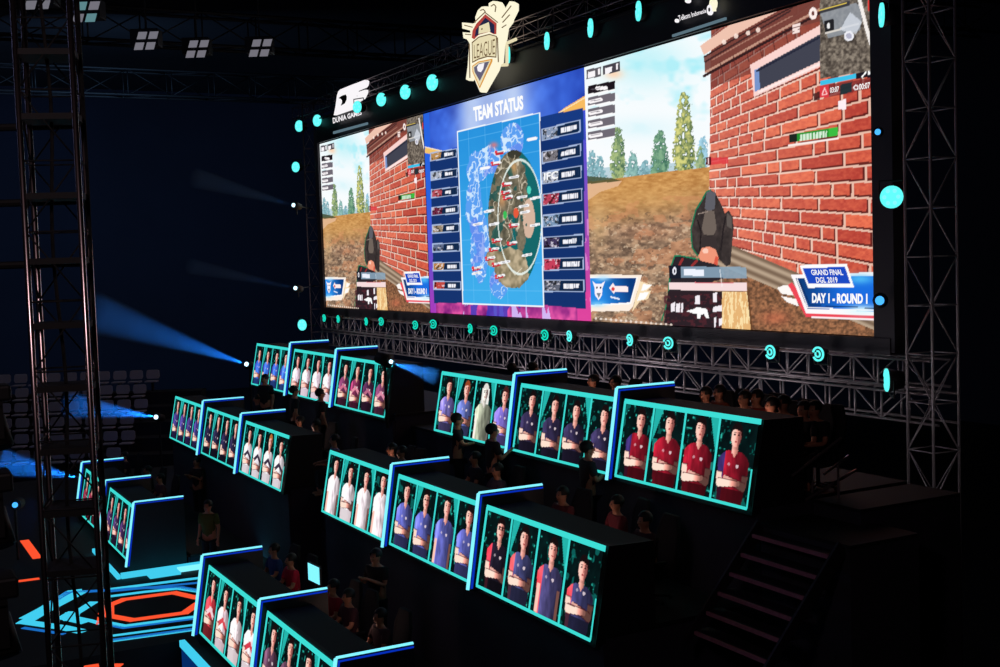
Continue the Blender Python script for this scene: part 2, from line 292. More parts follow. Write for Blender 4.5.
    P.line([(799.5,281),(810,305),(880,308.5)],.8,(14,40,90)); P.poly([(799.5,265.2),(846.6,263.6),(854,287),(808,287.8)],(255,255,255)); P.poly([(802.6,268),(845,267),(850.6,283.7),(808.8,284)],(28,74,196))
    # scoreboard rows on the left
    P.poly([(586.5,70),(601,66.5),(601,76),(586.5,79.5)],(96,92,100)); P.poly([(603,66),(620,61.5),(620,71),(603,75)],(70,66,76))
    for q in ([(588,72),(595,70.5),(595,76),(588,78)],[(605,68),(612,66.5),(612,72),(605,74)],[(598,69),(600,68.6),(600,74),(598,74.4)],[(616,64),(618,63.6),(618,69),(616,69.6)]): P.poly(q,(250,246,250))
    for k,yy in enumerate((86,97.5,109,120.5,132)):
        sl=-.20+.012*k; P.poly([(588,yy),(615,yy+27*sl),(615,yy+27*sl+8.2),(588,yy+8.2)],(30,22,30) if k==0 else (112,106,116)); w=8 if k else 2
        P.poly([(588,yy+8.2),(615,yy+27*sl+8.2),(615,yy+27*sl+9.6),(588,yy+9.6)],(255,255,255)); P.line([(597 if k==0 else 590,yy+4.2+(2 if k==0 else 0)*-1),(606 if k==0 else 601,yy+4.2+(11)*sl)],3.6,(255,250,252)) ; P.line([(591,yy+3.6),(600,yy+2)],.8,(112,106,116),.7)
    return P.c
# ================================================================== status picture (middle third)
def paint_status(X,Z):
    x,y=w2p(X,np.full(X.shape,YS),Z); P=Paint(x,y); one=np.ones(x.shape,bool); U=(X-Q1)/(Q2-Q1); V=(Z-ZS)/HS
    n=fbm(U*9,V*9,3); P.fill(one,mixc((34,62,170),(70,120,240),np.clip(n*1.5-.3,0,1)))
    # light beams and magenta glow
    for a,b in ((.35,.08),(.62,.07),(.5,.2)): P.fill(V>.8,(220,235,255),np.exp(-((U-a+(1-V)*(.5-a)*.3)/b)**2)*.65)
    P.fill(V<.12,mixc((120,30,120),(236,90,170),np.clip(fbm(U*22,V*16,7)*2-.5,0,1))); P.fill((V<.11)&(fbm(U*26,V*5,8)>.62),(214,196,255),.9); P.fill((V<.1)&(U>.3)&(U<.62)&(fbm(U*16,V*9,9)>.5),(60,60,190),.8)
    e=(U>.93)&(V<.86); P.fill(e,mixc((72,86,220),(226,70,160),np.clip(1.15-V*1.45,0,1)),.95); P.fill(e&(V<.6)&(fbm(U*30,V*14,10)>.66),(246,170,230),.6)
    e=(U<.045); P.fill(e,mixc((40,100,226),(170,60,190),np.clip(1-V*1.7,0,1)),.95)
    for s in (0,1):
        u=U if s==0 else 1-U
        P.fill((V>.735+.12*u*3*(1 if s==0 else 1))&(V<.86-.1*u)&(u<.28)&(V<.8+.2*(.28-u)),(60,70,150),.0)
    P.poly([(425,147),(430,148),(445,151.5),(433,154.5),(425,153)],(244,196,110)); P.poly([(586,95),(566,107),(557,113.5),(575,112),(586,110)],(248,188,96)); P.line([(557,114),(586,97)],1,(255,232,190)); P.line([(425,147),(446,152)],.9,(255,240,210))
    # side columns
    P.poly([(430,156),(458,150),(463,303),(434,303)],(22,52,112)); P.poly([(539,117),(583,108),(586,309),(543,305)],(20,50,110)); P.fill(inpoly(x,y,[(539,117),(583,108),(586,140),(540,140)]),(30,70,160),.4)
    def bar(x0,x1,ym,slope,h,k,right):
        q=lambda a,b:(a,ym+(a-(x0+x1)/2)*slope+b); P.poly([q(x0,-h/2),q(x1,-h/2),q(x1,h/2),q(x0,h/2)],(170,190,226)); P.poly([q(x0+1,-h/2+1),q(x1-1,-h/2+1),q(x1-1,h/2-1),q(x0+1,h/2-1)],(16,40,74))
        L=(x1-x0)*.42; cols=[(228,166,90),(210,214,226),(226,90,96),(140,44,70),(190,160,120),(120,130,160),(236,160,80),(240,80,60)] if not right else [(170,184,210),(150,140,140),(210,214,226),(232,76,96),(150,180,210),(80,60,96),(246,70,96),(120,120,132)]
        c=cols[k]; m=inpoly(x,y,[q(x0+1,-h/2+1),q(x0+L,-h/2+1),q(x0+L-1,h/2-1),q(x0+1,h/2-1)]); P.fill(m,c,.8); P.fill(m&(fbm(x/1.7,y/2.2,k*5+right)<.42),tuple(v*.3 for v in c),.9); P.fill(m&(fbm(x/2,y/2,k*7+40+right)>.66),(245,240,250),.8)
        P.poly([q(x0+L+3,-h*.17),q(x1-4-(k%3)*1.5,-h*.17),q(x1-4-(k%3)*1.5,h*.2),q(x0+L+3,h*.2)],(246,246,252)); 
        for t in range(2,9): P.line([q(x0+L+2+t*2.2,-h*.2),q(x0+L+2+t*2.2,h*.2)],.45,(40,56,90),.7)
    for k,ym in enumerate((154.9,174.3,192.3,210.3,228.3,247.4,266.5,285.5)): bar(430+k*.45,457+k*.6,ym,-.17+.026*k,9,k,0)
    for k,ym in enumerate((130.4,153.8,174.9,197.2,219.2,241.6,264,285.8)): bar(541.5+k*.25,580.5+k*.55,ym,-.24+.034*k,12.5,k,1)
    # the map
    mp=[(458,132),(539,113.5),(543,305.3),(463.5,302.8)]; P.poly([(457,131),(540,112),(544.3,307),(462.3,304.4)],(244,250,255)); m=inpoly(x,y,mp)
    P.fill(m,mixc((40,146,222),(64,176,238),np.clip((y-120)/180+.2*(fbm(x/9,y/12,9)-.5),0,1)))
    for g in range(1,8): P.fill(m&(np.abs(U-(.27+g*.055))<.0012),(120,200,250),.5); P.fill(m&(np.abs(V-g*.118)<.0018),(120,200,250),.5)
    def blob(cx,cy,rx,ry,seed,amp=.45): return m&((((x-cx)/rx)**2+((y-cy)/ry)**2)+(fbm((x)/5,y/9,seed,3)-.5)*2*amp<1)
    zone=m&((((x-514.5)/26.5)**2+((y-219)/69)**2)<1); P.fill(zone,(22,104,106))
    ice=(blob(512,140,12,16,38,.3)|blob(477,168,11,16,39,.4)|blob(474,205,8,30,40,.35)|blob(480,245,10,36,42,.35)|blob(499,284,9,15,41,.35)|blob(490,160,12,14,44,.4))&~zone
    P.fill(ice,(92,160,242)); P.fill(ice&(np.abs(fbm(x/6,y/10,43,2)-.5)<.035),(210,234,255)); P.fill(ice&(np.abs(fbm(x/4.5,y/7,143,2)-.42)<.03),(200,228,255)); P.fill(ice&(fbm(x/10,y/14,48,2)>.6),(104,130,236),.55)
    l2=(blob(507,172,17,22,31,.35)|blob(502,200,15,26,33,.35)|blob(517,190,10,30,34,.4)|blob(500,228,13,18,35,.4)|blob(521,228,6,22,36,.4))&zone
    P.fill(l2,mixc((140,130,108),(84,80,66),np.clip(fbm(x/3,y/4.5,45,3)*1.6-.3,0,1)))
    l3=(blob(512,268,17,20,37,.3)|blob(494,258,8,10,50,.4))&m; P.fill(l3,mixc((196,178,146),(120,110,84),np.clip(fbm(x/4,y/6,46,2)*2-.5,0,1)))
    P.fill(blob(529,218,6,20,58,.3)&m,(214,182,160)); P.fill(blob(514,150,8,9,59,.3)&zone,(60,60,50)); P.fill(l2&(np.abs(fbm(x/7,y/11,49,2)-.5)<.025),(226,214,190),.8); P.fill(l2&(fbm(x/6,y/9,52,2)<.33),(30,84,80),.8)
    P.line([(500,176),(512,190),(507,215),(514,240)],.7,(214,200,180),.7); P.line([(516,160),(520,190),(526,205)],.7,(214,200,180),.7); P.line([(505,262),(515,275),(522,268)],.7,(240,230,210),.7)
    P.soft(502,200,4,7,(220,160,110),.8); P.soft(514,167,3,6,(220,170,110),.8); P.soft(494,145,4,3,(240,120,120),.8)
    r=np.sqrt(((x-520)/22)**2+((y-217)/57)**2); P.fill(m&(np.abs(r-1)<.022),(236,246,240),.9); pass
    lab=[(532,139,0),(500,152,1),(496,163,1),(485,168,0),(514,177,0),(507,184,1),(506,192,1),(508,197,1),(522,197,0),(535,198,0),(524,206,0),(478,224,0),(494,224,0),(514,225,1),(535,225,0),(512,243,1),(490,258,1),(497,264,1),(505,262,0),(527,255,0),(477,268,1),(477,273,0),(500,276,1),(489,211,0),(525,212,0),(497,240,1),(494,249,1)]
    for a,b,k in lab: 
        P.line([(a-4,b+.8),(a+4,b-.8)],2.6,(250,250,252)); 
        if k: P.line([(a-4,b+2.4),(a+3,b+1)],1.6,(196,40,52)); P.ell(a-4,b,1.4,1.6,(230,60,70))
        P.line([(a-3,b+.6),(a+3.6,b-.6)],.5,(90,90,110),.6)
    P.ell(505,215,2,4,(60,190,90)); P.ell(529,190,2,4,(80,214,190)); P.ell(516,213,2.6,5,(232,90,60)); P.ell(489,150,0.1,.1,(0,0,0))
    return P.c
wallthing = thing('video_wall', 'huge glowing video wall showing two game views beside a map of team status', 'screen', (0,0,0))
X,Y,Z = feedgrid(Q2,Q3,520,360); rgb = paint_game(X,Z)
right = led_mesh('video_picture', np.stack([X,Y,Z],-1), rgb, K['pixels'], wallthing)
right['label']='right third showing brown field, brick wall and launcher'
left = right.copy(); link(left, wallthing); left.location.x = Q0-Q2; left.scale.x = 1
left['label']='left third repeating the brick wall game view'
X,Y,Z = feedgrid(Q1,Q2,300,300)
mid = led_mesh('video_picture', np.stack([X,Y,Z],-1), paint_status(X,Z), K['pixels'], wallthing); mid['label']='middle third with blue island map between team lists'
yt = YS-.012; DXL = Q0-Q2
text_obj('title_lettering','TEAM STATUS',[(473,107),(523,95),(523.5,109.5),(474,122)],yt,K['white'],wallthing,0,.045)
for dx in (0,DXL):
    text_obj('plate_lettering','DAY 1 - ROUND 1',[(812,293),(867.5,293.6),(867.5,304),(812,303)],yt,K['white'],wallthing,dx,.05)
    text_obj('plate_lettering','GRAND FINAL',[(810.5,269.6),(842,269.3),(843.5,275.2),(812,275.2)],yt,K['white'],wallthing,dx,.02)
    text_obj('plate_lettering','DGL 2019',[(815.5,277.2),(837,277),(838,282.8),(816.5,282.9)],yt,K['white'],wallthing,dx,.02)
    text_obj('clock_lettering','03:07',[(830,87.6),(839,86),(839,91.5),(830,93.2)],yt,K['white'],wallthing,dx,.02)
    text_obj('clock_lettering','00:07',[(859,84),(870,82),(870,88),(859,90)],yt,K['white'],wallthing,dx,.02)
text_obj('team_lettering','IFC',[(544,173),(558,170.6),(558,178.5),(544,180.6)],yt,K['white'],wallthing,0,.02)
MB().box((Q0-.15,YS+.01,ZS-.12),(Q3+.15,YS+.55,ZS+HS+.12)).build('rear_cabinet',K['black'],wallthing)
m=MB(); m.box((Q0-.35,YS-.1,ZS-.34),(Q3+.5,YS+.3,ZS-.02)); m.box((Q0-.5,YS-.08,ZS-.3),(Q0-.05,YS+.3,ZS+HS+.6)); m.box((Q3+.05,YS-.08,ZS-.3),(Q3+.6,YS+.3,ZS+HS+.6))
m.build('frame',mat('grey_screen_frame',(70,66,72),.6),wallthing)
# header board with sponsor signs
hb = thing('header_board','black header board running along the top edge of the video wall','board',(Q0,YS,ZS+HS))
MB().box((0,-.12,.04),(Q3-Q0,.25,1.0)).build('board_face',K['darkboard'],hb); MB().box((0,-.2,1.0),(Q3-Q0,.3,1.06)).build('top_rail',K['black'],hb)
def sign_poly(name,pts,y,depth,m,parent):
    q=[ony(p,y) for p in pts]; return MB().prism(q,(0,depth,0)).build(name,m,parent)
YG=YS-.3
dg=thing('sponsor_sign','white illuminated letter logo standing at the left end of the header board','sign',(0,0,0))
k=lambda L:[(325+a/12.12,75+b/12.12) for a,b in L]
sign_poly('logo_face',k([(105,488),(125,390),(145,245),(160,200),(185,175),(320,120),(480,60),(497,78),(488,125),(470,150),(372,190),(350,235),(345,290),(362,310),(395,250),(372,245),(372,215),(484,178),(484,215),(450,285),(385,325),(362,350),(360,398)]),YG,.14,K['signwhite'],dg)
sign_poly('logo_cut',k([(163,280),(205,250),(250,236),(262,262),(260,300),(238,345),(190,372),(205,335),(206,305),(190,290)]),YG-.01,.008,K['black'],dg)
text_obj('logo_lettering','DUNIA GAMES',k([(92,520),(440,425),(446,480),(98,590)]),YG,K['signwhite'],dg,0,.03)
sign_poly('light_bar',[(333,131.5),(367,122.3),(367,124.6),(333,134)],YG,.05,K['slot'],dg)
tk=thing('sponsor_sign','small white lettered sign with ring emblem above the right game view','sign',(0,0,0))
k=lambda L:[(665+a/16.67,b/16.67) for a,b in L]
text_obj('logo_lettering','Telkom Indonesia',k([(215,262),(680,140),(690,210),(240,350)]),YG,K['signwhite'],tk,0,.015)
def ringpts(cx,cy,rx,ry,n=18): return [(cx+rx*math.cos(2*math.pi*i/n),cy+ry*math.sin(2*math.pi*i/n)) for i in range(n)]
sign_poly('logo_ring',k(ringpts(738,165,44,88)),YG,.05,K['signwhite'],tk); sign_poly('logo_ring_centre',k(ringpts(735,160,15,34)),YG-.01,.008,K['black'],tk)
sign_poly('logo_hand',k([(735,70),(745,5),(790,-40),(830,-20),(850,40),(845,100),(825,150),(828,185),(790,190),(778,120)]),YG+.01,.05,K['cream'],tk)
sign_poly('logo_dot',k(ringpts(186,345,26,32,12)),YG,.05,K['signwhite'],tk); sign_poly('logo_dot',k(ringpts(371,10,40,42,12)),YG,.05,K['signwhite'],tk)
sign_poly('light_bar',[(672,34.6),(725,17.2),(725,19.8),(672,37)],YG,.05,K['slot'],tk)
# crest
cr=thing('crest_sign','large cream shield crest sign standing over the centre of the video wall','sign',(0,0,0))
k=lambda L:[(450+a/6.675,b/6.675) for a,b in L]; YC=YS-.6
sign_poly('crest_body',k([(80,150),(150,158),(172,150),(168,115),(185,70),(210,45),(235,42),(258,52),(258,22),(285,6),(318,14),(338,45),(342,80),(334,112),(352,84),(398,8),(428,25),(428,68),(398,128),(392,150),(362,190),(352,260),(338,300),(328,418),(312,430),(300,470),(215,618),(200,614),(150,498),(128,540),(106,530),(118,440),(128,285),(112,262),(90,255),(84,215),(135,218),(135,204),(82,190)]),YC,.16,[K['cream']],cr)
for nm,pts,mt,dy in (('red_band',[(145,252),(150,205),(175,160),(235,95),(310,155),(308,228),(290,228),(262,212),(190,232),(160,262)],'red',.012),
    ('navy_field',[(165,245),(172,200),(235,118),(295,165),(295,225),(262,210),(195,228)],'navy',.024),('tower_block',[(190,226),(194,175),(258,148),(268,210)],'cream2',.036),('tower_window',[(208,190),(216,187),(216,197),(208,200)],'brown',.048),
    ('name_band_edge',[(145,282),(190,245),(262,226),(312,240),(308,385),(250,380),(190,398),(148,420)],'brown',.012),('name_band',[(150,288),(192,252),(262,233),(306,245),(302,377),(250,372),(190,389),(152,410)],'cream2',.024),
    ('shield_point',[(148,440),(190,410),(282,392),(282,410),(198,590),(150,480)],'gold',.012),('shield_line',[(152,445),(190,418),(272,402),(197,575),(156,480)],'cream2',.024),('shield_inner',[(160,450),(192,424),(262,410),(198,540),(164,480)],'grey',.036),('shield_centre',[(180,450),(190,430),(228,420),(220,460),(205,482),(186,475)],'signwhite',.048)):
    sign_poly(nm,k(pts),YC-dy,.008,K[mt],cr)
for a,b in (((95,168),(150,182)),((100,228),(140,232)),((128,290),(132,520)),((316,250),(322,415)),((345,118),(408,38)),((350,150),(398,98)),((345,185),(375,165)),((200,70),(222,62)),((222,62),(236,80)),((272,42),(292,28)),((292,28),(306,44)),((306,44),(300,80)),((160,150),(232,82)),((232,82),(318,150))):
    d_=Vector((b[0]-a[0],b[1]-a[1])).normalized(); n_=(-d_.y*3,d_.x*3); sign_poly('crest_line',k([(a[0]-n_[0],a[1]-n_[1]),(b[0]-n_[0],b[1]-n_[1]),(b[0]+n_[0],b[1]+n_[1]),(a[0]+n_[0],a[1]+n_[1])]),YC-.012,.008,K['brown'],cr)
text_obj('crest_lettering','LEAGUE',k([(160,300),(300,258),(300,362),(160,392)]),YC-.045,K['brown'],cr,0,-.005)
for s in ([(352,300),(440,262)],[(380,300),(380,430)],[(318,435),(382,432)]): 
    a,b=k(s); MB().tube(ony(a,YC+.2),ony(b,YC+.2),.05).build('bracket_tube',K['cream2'],cr)
# ================================================================== trusses
def truss(name,label,a,b,w,h,step,r,m,brace=None,ladder=False):
    """box truss between two points; four chords and a lattice per bay group are its parts"""
    a=Vector(a); b=Vector(b); L=(b-a).length; d=(b-a).normalized()
    if abs(d.z)>.9: u=Vector((math.cos(w[1]),math.sin(w[1]),0)); v=Vector((-math.sin(w[1]),math.cos(w[1]),0)); hw=w[0]/2; hh=h/2
    else: v=Vector((0,0,1)); u=d.cross(v).normalized(); hw=(w[0] if isinstance(w,tuple) else w)/2; hh=h/2
    t=thing(name,label,'truss',a); cs=[u*sx*hw+v*sz*hh for sx,sz in ((-1,-1),(1,-1),(1,1),(-1,1))]
    for c in cs: MB().tube(c,c+d*L,r,8).build('chord',m,t,smooth=True)
    n=max(1,round(L/step)); st=L/n; per=max(1,math.ceil(n/14)); sec=None
    for i in range(n):
        if sec is None: sec=MB()
        for j in range(4):
            p,q=cs[j],cs[(j+1)%4]; z0=d*(i*st); z1=d*((i+1)*st)
            if ladder and j%2==0:
                sec.tube(p+z0,q+z0,r*.3,6)
                continue
            br=.3 if brace else (.85 if ladder else .5)
            sec.tube(p+z0,q+z0,r*br,6)
            if (i+j)%2: p,q=q,p
            if ladder and i%3==1: continue
            sec.tube(p+z0,q+z1,r*(.6 if ladder else .3 if brace else .45),6)
        if (i+1)%per==0 or i==n-1: sec.build('lattice_brace',brace or m,t,smooth=True); sec=None
    return t
yT=YS-.1
truss('stage_truss','upper box truss carrying ring lamps right under the video wall',(Q0+.3,yT,OZ-2.44),(-16.4,yT,OZ-2.44),.55,.52,.66,.028,K['truss'],None,True)
truss('stage_truss','lower box truss below the ring lamps, its right end joining the lattice tower',(Q0+.3,yT,OZ-3.1),(-16.2,yT,OZ-3.1),.55,.56,.72,.03,K['truss'],None,True)
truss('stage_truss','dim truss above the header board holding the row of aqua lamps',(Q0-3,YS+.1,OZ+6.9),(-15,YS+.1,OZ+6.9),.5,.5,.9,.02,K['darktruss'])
rv=ray((930,250)); va=math.atan2(rv.y,rv.x)+math.pi/4
truss('lattice_tower','tall slim lattice tower right of the video wall',(-15.75,17.3,0),(-15.75,17.3,18.5),(.62,va),.62,.87,.027,K['truss'])
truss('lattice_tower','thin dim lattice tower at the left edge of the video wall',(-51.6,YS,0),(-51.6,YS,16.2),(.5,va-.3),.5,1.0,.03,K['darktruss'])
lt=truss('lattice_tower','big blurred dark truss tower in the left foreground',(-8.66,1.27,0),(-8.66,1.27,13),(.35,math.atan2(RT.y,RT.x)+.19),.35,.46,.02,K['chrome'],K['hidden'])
for z in (10.9,10.46,10.04,9.52,9.09,8.66,8.24,7.82,7.4,7.0):
    MB().box((-.188,-.185,z-.02),(.188,.185,z+.02)).build('bracing_collar',K['hidden'],lt)
for o in [c for c in lt.children if c.name.startswith('bracing_collar')]: o.rotation_euler=(0,0,math.atan2(RT.y,RT.x)+.19)
q=RT
m=MB(); prev=None
for i in range(40):
    z=i*.33; p=q*.175+Vector((0,0,z))+FW*(.12+.01*math.sin(i*.9))
    if prev is not None: m.tube(prev,p,.012,6)
    prev=p
m.build('cable',K['cable'],lt)
m=MB(); prev=None
for i in range(60):
    z=4+i*.15; p=q*(-.02+.02*math.sin(i*.5))+Vector((0,0,z))
    if prev is not None: m.tube(prev,p,.012,6)
    prev=p
m.build('cable',K['cable'],lt)
for i,(z,lb) in enumerate(((10.04,'uppermost'),(9.52,'middle'),(9.09,'lowest'))):
    a=Vector((-8.66,1.27,z)); t=MB().tube(a-RT*1.0+FW*.25,a+RT*.1+FW*.25,.026,8).build('cross_pipe',K['hidden']); tag(t,f'{lb} dark pipe clamped across the left edge of the foreground tower','pipe')
# ================================================================== lamps
def lamp(px,y,label,kind,size,face,group,name='stage_light'):
    c=ony(px,y); t=thing(name,label,'stage light',c,0,group)
    if not hasattr(face,'__len__'):
        v=-ray(px); v.z=0; v.normalize(); pv=Vector((v.y,-v.x,0)); pv=pv if pv.y<0 else -pv; face=v*face+pv*math.sqrt(1-face*face)
    f=Vector(face).normalized(); side=f.cross(Vector((0,0,1))).normalized()
    MB().tube(f*-.32*size/.45,f*-.03,size*.36,14,size*.52).build('lamp_body',K['fixture'],t,smooth=True)
    m=MB(); s=size*.6
    m.tube(side*s-f*.1,side*s-f*.1+Vector((0,0,-s*1.2 if kind=='ring' else s*1.2)),.018,6); m.tube(side*-s-f*.1,side*-s-f*.1+Vector((0,0,-s*1.2 if kind=='ring' else s*1.2)),.018,6)
    zz=-s*1.2 if kind=='ring' else s*1.2; m.tube(side*s-f*.1+Vector((0,0,zz)),side*-s-f*.1+Vector((0,0,zz)),.02,6)
    m.tube(side*s-f*.1,side*-s-f*.1,.012,6)
    if kind!='spot': m.build('yoke',K['fixture'],t)
    if px[0] in (295.5,302): MB().tube(f*-.25,Vector((-51.7,YS,c.z))-c,.03,6).build('mounting_arm',K['fixture'],t)
    if kind=='disc':
        m=MB(); m.tube(f*-.03,f*.01,size*.5,22); o=m.build('lens',K['lens'],t)
        mm=MB()
        for i in range(6): a=math.pi*i/3; w=side*math.cos(a)+f.cross(side)*math.sin(a); mm.tube(w*size*.3+f*.012,w*size*.3+f*.02,size*.09,8)
        mm.build('lens_cells',K['cyan'],o)
    elif kind=='ring':
        m=MB(); m.torus((0,0,0),f,size*.44,size*.075,30,345,20,6); m.torus(f*.01,f,size*.2,size*.065,-30,290,14,6); m.build('ring_lens',K['lensgreen'] if px[0]<560 else K['lens'],t)
    elif kind=='spot': MB().sphere(f*.02,(size*.3,)*3).build('lens',K['lensblue'],t)
    else: MB().sphere(f*.05,(size*.3,)*3).build('lens',K['pin'],t)
    return t
V0=-FW
tocam=Vector((.75,-.66,0))
side_=[((299,126),'outermost aqua lamp on the left end of the top truss',.5),((317,120.5),'aqua lamp second from the left end of the top truss',.5),((357,107),'aqua lamp overlapping the lettered sponsor sign',.46),((381,99.5),'aqua lamp just right of the lettered sponsor sign',.5),((405,92),'aqua lamp between the sponsor sign and the crest, lower one',.52),((432,82.5),'aqua lamp nearest the crest on its left',.55)]
for p,l,s in side_: lamp(p,YS-.25 if p[0]!=357 else YG-.2,l,'disc',s,.68,'aqua lamps along the top truss')
for p,l in (((508,55),'narrow aqua lamp half hidden behind the crest bracket'),((546.5,41),'edge-on aqua lamp first clear of the crest'),((590,28),'edge-on aqua lamp midway along the top truss'),((638,11),'edge-on aqua lamp near the top border, above the right game view')):
    lamp(p,YS-.25,l,'disc',.5,.25 if p[0]>510 else .16,'aqua lamps along the top truss')
lamp((881,15),YS-.5,'edge-on aqua lamp at the top of the black strip right of the video wall','disc',.46,.17,'aqua lamps along the top truss')
lamp((295.5,167),YS-.3,'aqua lamp on the left tower beside the video wall','disc',.46,.7,None); lamp((302,325),YS-.3,'aqua lamp low on the left tower, level with the truss','disc',.5,.75,None)
lamp((891.5,197),YS-.8,'large round aqua lamp right of the video wall','disc',.43,.97,None)
lamp((878,132),YS-.4,'small blue lamp right of the wall, upper one','spot',.2,.97,None); lamp((880,300.5),YS-.4,'blue lamp at the lower right corner of the video wall','spot',.3,.97,None)
rings=[(324,318),(338,319),(366,321.5),(381,321.5),(415,325),(433,324),(470,328.5),(493.5,330.5),(544.5,335),(569,336),(629.5,340),(668,343),(770,352),(818,354)]
words=['first','second','third','fourth','fifth','sixth','seventh','eighth','ninth','tenth','eleventh','twelfth','thirteenth','fourteenth']
for i,p in enumerate(rings): lamp(p,YS-.55,f'green-aqua ring lamp under the video wall, {words[i]} counting from the left','ring',.31,(.4,.35,.35,.6,.62,.75,.45,.72,.7,.45,.5,.8,.7,.75)[i],'ring lamps on the truss below the video wall')
lamp((886.5,380),YS-.9,'edge-on blue-aqua ring lamp at the right end of the lower truss','ring',.44,.14,None)
# beam projectors: fixture, real spot lamp and the haze it shows up in
def vol(name,dens):
    m=bpy.data.materials.new(name); m.use_nodes=True; nt=m.node_tree; nt.nodes.clear(); o=nt.nodes.new('ShaderNodeOutputMaterial'); s=nt.nodes.new('ShaderNodeVolumeScatter')
    s.inputs['Color'].default_value=(.5,.8,1,1); s.inputs['Density'].default_value=dens; nt.links.new(s.outputs[0],o.inputs['Volume']); return m
VH=vol('stage_haze',.10); ZDK=OZ-7; R1B=OZ-3.8
def beam(px,dep,px2,dep2,label,rad,energy,col=(.02,.25,1)):
    a=ray(px)*dep; b=ray(px2)*dep2; a.z+=OZ; b.z+=OZ; d=(b-a); L=d.length; f=d.normalized()
    t=thing('beam_light',label,'stage light',a); MB().tube(f*-.4,f*-.05,.13,12,.17).build('lamp_body',K['fixture'],t,smooth=True)
    MB().tube(f*-.05,f*.0,.045 if px[0]==392 else .08,12).build('lens',K['pin'],t)
    MB().tube(f*-.2,f*-.2+Vector((0,0,-.35)),.03,6).build('yoke',K['fixture'],t)
    if px[0] in (295,293): MB().tube(f*-.2,Vector((-51.6,YS,a.z))-a,.03,6).build('mounting_arm',K['fixture'],t)
    else: MB().tube(f*-.2+Vector((0,0,-.3)),f*-.2+Vector((0,0,-a.z+(R1B if px[0]==392 else ZDK if a.x>-44 else 0))),.04,8).build('mast',K['fixture'],t)
    h=MB(); h.tube(f*.02,f*L,.05,20,rad); h=h.build('hazy_beam',VH,t); h['kind']='stuff'
    ld=bpy.data.lights.new('beam_lamp','SPOT'); ld.energy=energy; ld.color=col; ld.spot_size=2*math.atan(rad/L)*.98; ld.spot_blend=.5; ld.shadow_soft_size=.03
    lo=bpy.data.objects.new('beam_lamp',ld); link(lo); lo.location=a+f*.01; lo.rotation_euler=f.to_track_quat('-Z','Y').to_euler()
beam((246,364),44,(92,312),38,'beam projector behind the far blue-jersey booth casting the longest blue beam leftward',.7,7500)
beam((155.5,417),44,(70,405),40,'beam projector above the empty seats throwing a short blue beam',.5,9000)
beam((295,288),50,(190,266),45,'beam projector on the left tower with a thin faint blue beam',.3,260)
beam((293,205),50,(195,178),46,'beam projector high on the left tower with a barely visible beam',.4,150)
beam((80,478),38,(0,462),37,'beam projector left of the lower left booths, seen through the foreground tower',.5,4500)
beam((392,362),27.6,(436,377),27.1,'beam projector right of the third far booth with a short pale blue cone',.22,1800,(.06,.35,1))
for p,l in (((341+19,351),'tiny white point lamp over the third far booth'),((308,448),'tiny white lamp on the riser below the far booths')):
    pass
# house lamps
for p,l in (((38,5),'dim four-pane roof lamp at the very top left corner'),((85,18),'four-pane roof lamp with two greenish panes, right of the foreground tower'),((145,46),'dim four-pane roof lamp, left one of the three in a row'),((196,54),'dim four-pane roof lamp, middle one of the three in a row'),((259,53),'dim four-pane roof lamp, right one of the three, nearest the video wall')):
    c=onz(p,OZ+8); t=thing('roof_lamp',l,'lamp',c,math.atan2(RT.y,RT.x),'four-pane lamps under the roof')
    MB().box((-.5,-.1,.0),(.5,.55,.6)).build('housing',K['fixture'],t,bevel=.03)
    for i in (0,1):
        for j in (0,1):
            x0=-.36+i*.4; z0=-.02; m=MB()
            m.add([(x0+j*.12,-.12-j*.0,.05+j*.4-.2),(x0+.3+j*.12,-.12,.05+j*.4-.2),(x0+.38+j*.12,-.12,.05+j*.4+.08),(x0+.08+j*.12,-.12,.05+j*.4+.08)],[(0,1,2,3)])
            m=MB().prism([(x0+j*.12,-.12,j*.37-.15),(x0+.3+j*.12,-.12,j*.37-.15),(x0+.38+j*.12,-.12,j*.37+.1),(x0+.08+j*.12,-.12,j*.37+.1)],(0,-.03,0)).build('lamp_pane',K['housec'] if (p[0]==85 and i!=j) else K['house'],t)
    MB().tube((0,.2,.6),(0,.2,12),.03,6).build('hanger_rod',K['fixture'],t)
# ================================================================== venue shell
def sbox(name,a,b,m): return structure(MB().box(a,b).build(name,m))
sbox('floor',(-90,-30,-.3),(20,50,0),K['floor']); sbox('ceiling',(-90,-30,22),(20,50,22.3),K['ceil'])
sbox('wall_left',(-90.3,-30,0),(-90,50,22),K['wall']); sbox('wall_back',(-90,50,0),(20,50.3,22),K['wall']); sbox('wall_right',(20,-30,0),(20.3,50,22),K['wall']); sbox('wall_front',(-90,-30.3,0),(20,-30,22),K['wall'])
for i,(x,l) in enumerate(((-70,'farthest roof truss crossing the hall'),(-54,'middle roof truss crossing the hall over the left tower'),(-40,'nearest roof truss crossing the hall behind the crest'))):
    truss('roof_truss',l,(x,-5,19.5),(x,48,19.5),1.2,1.4,2.4,.07,K['fixture'])
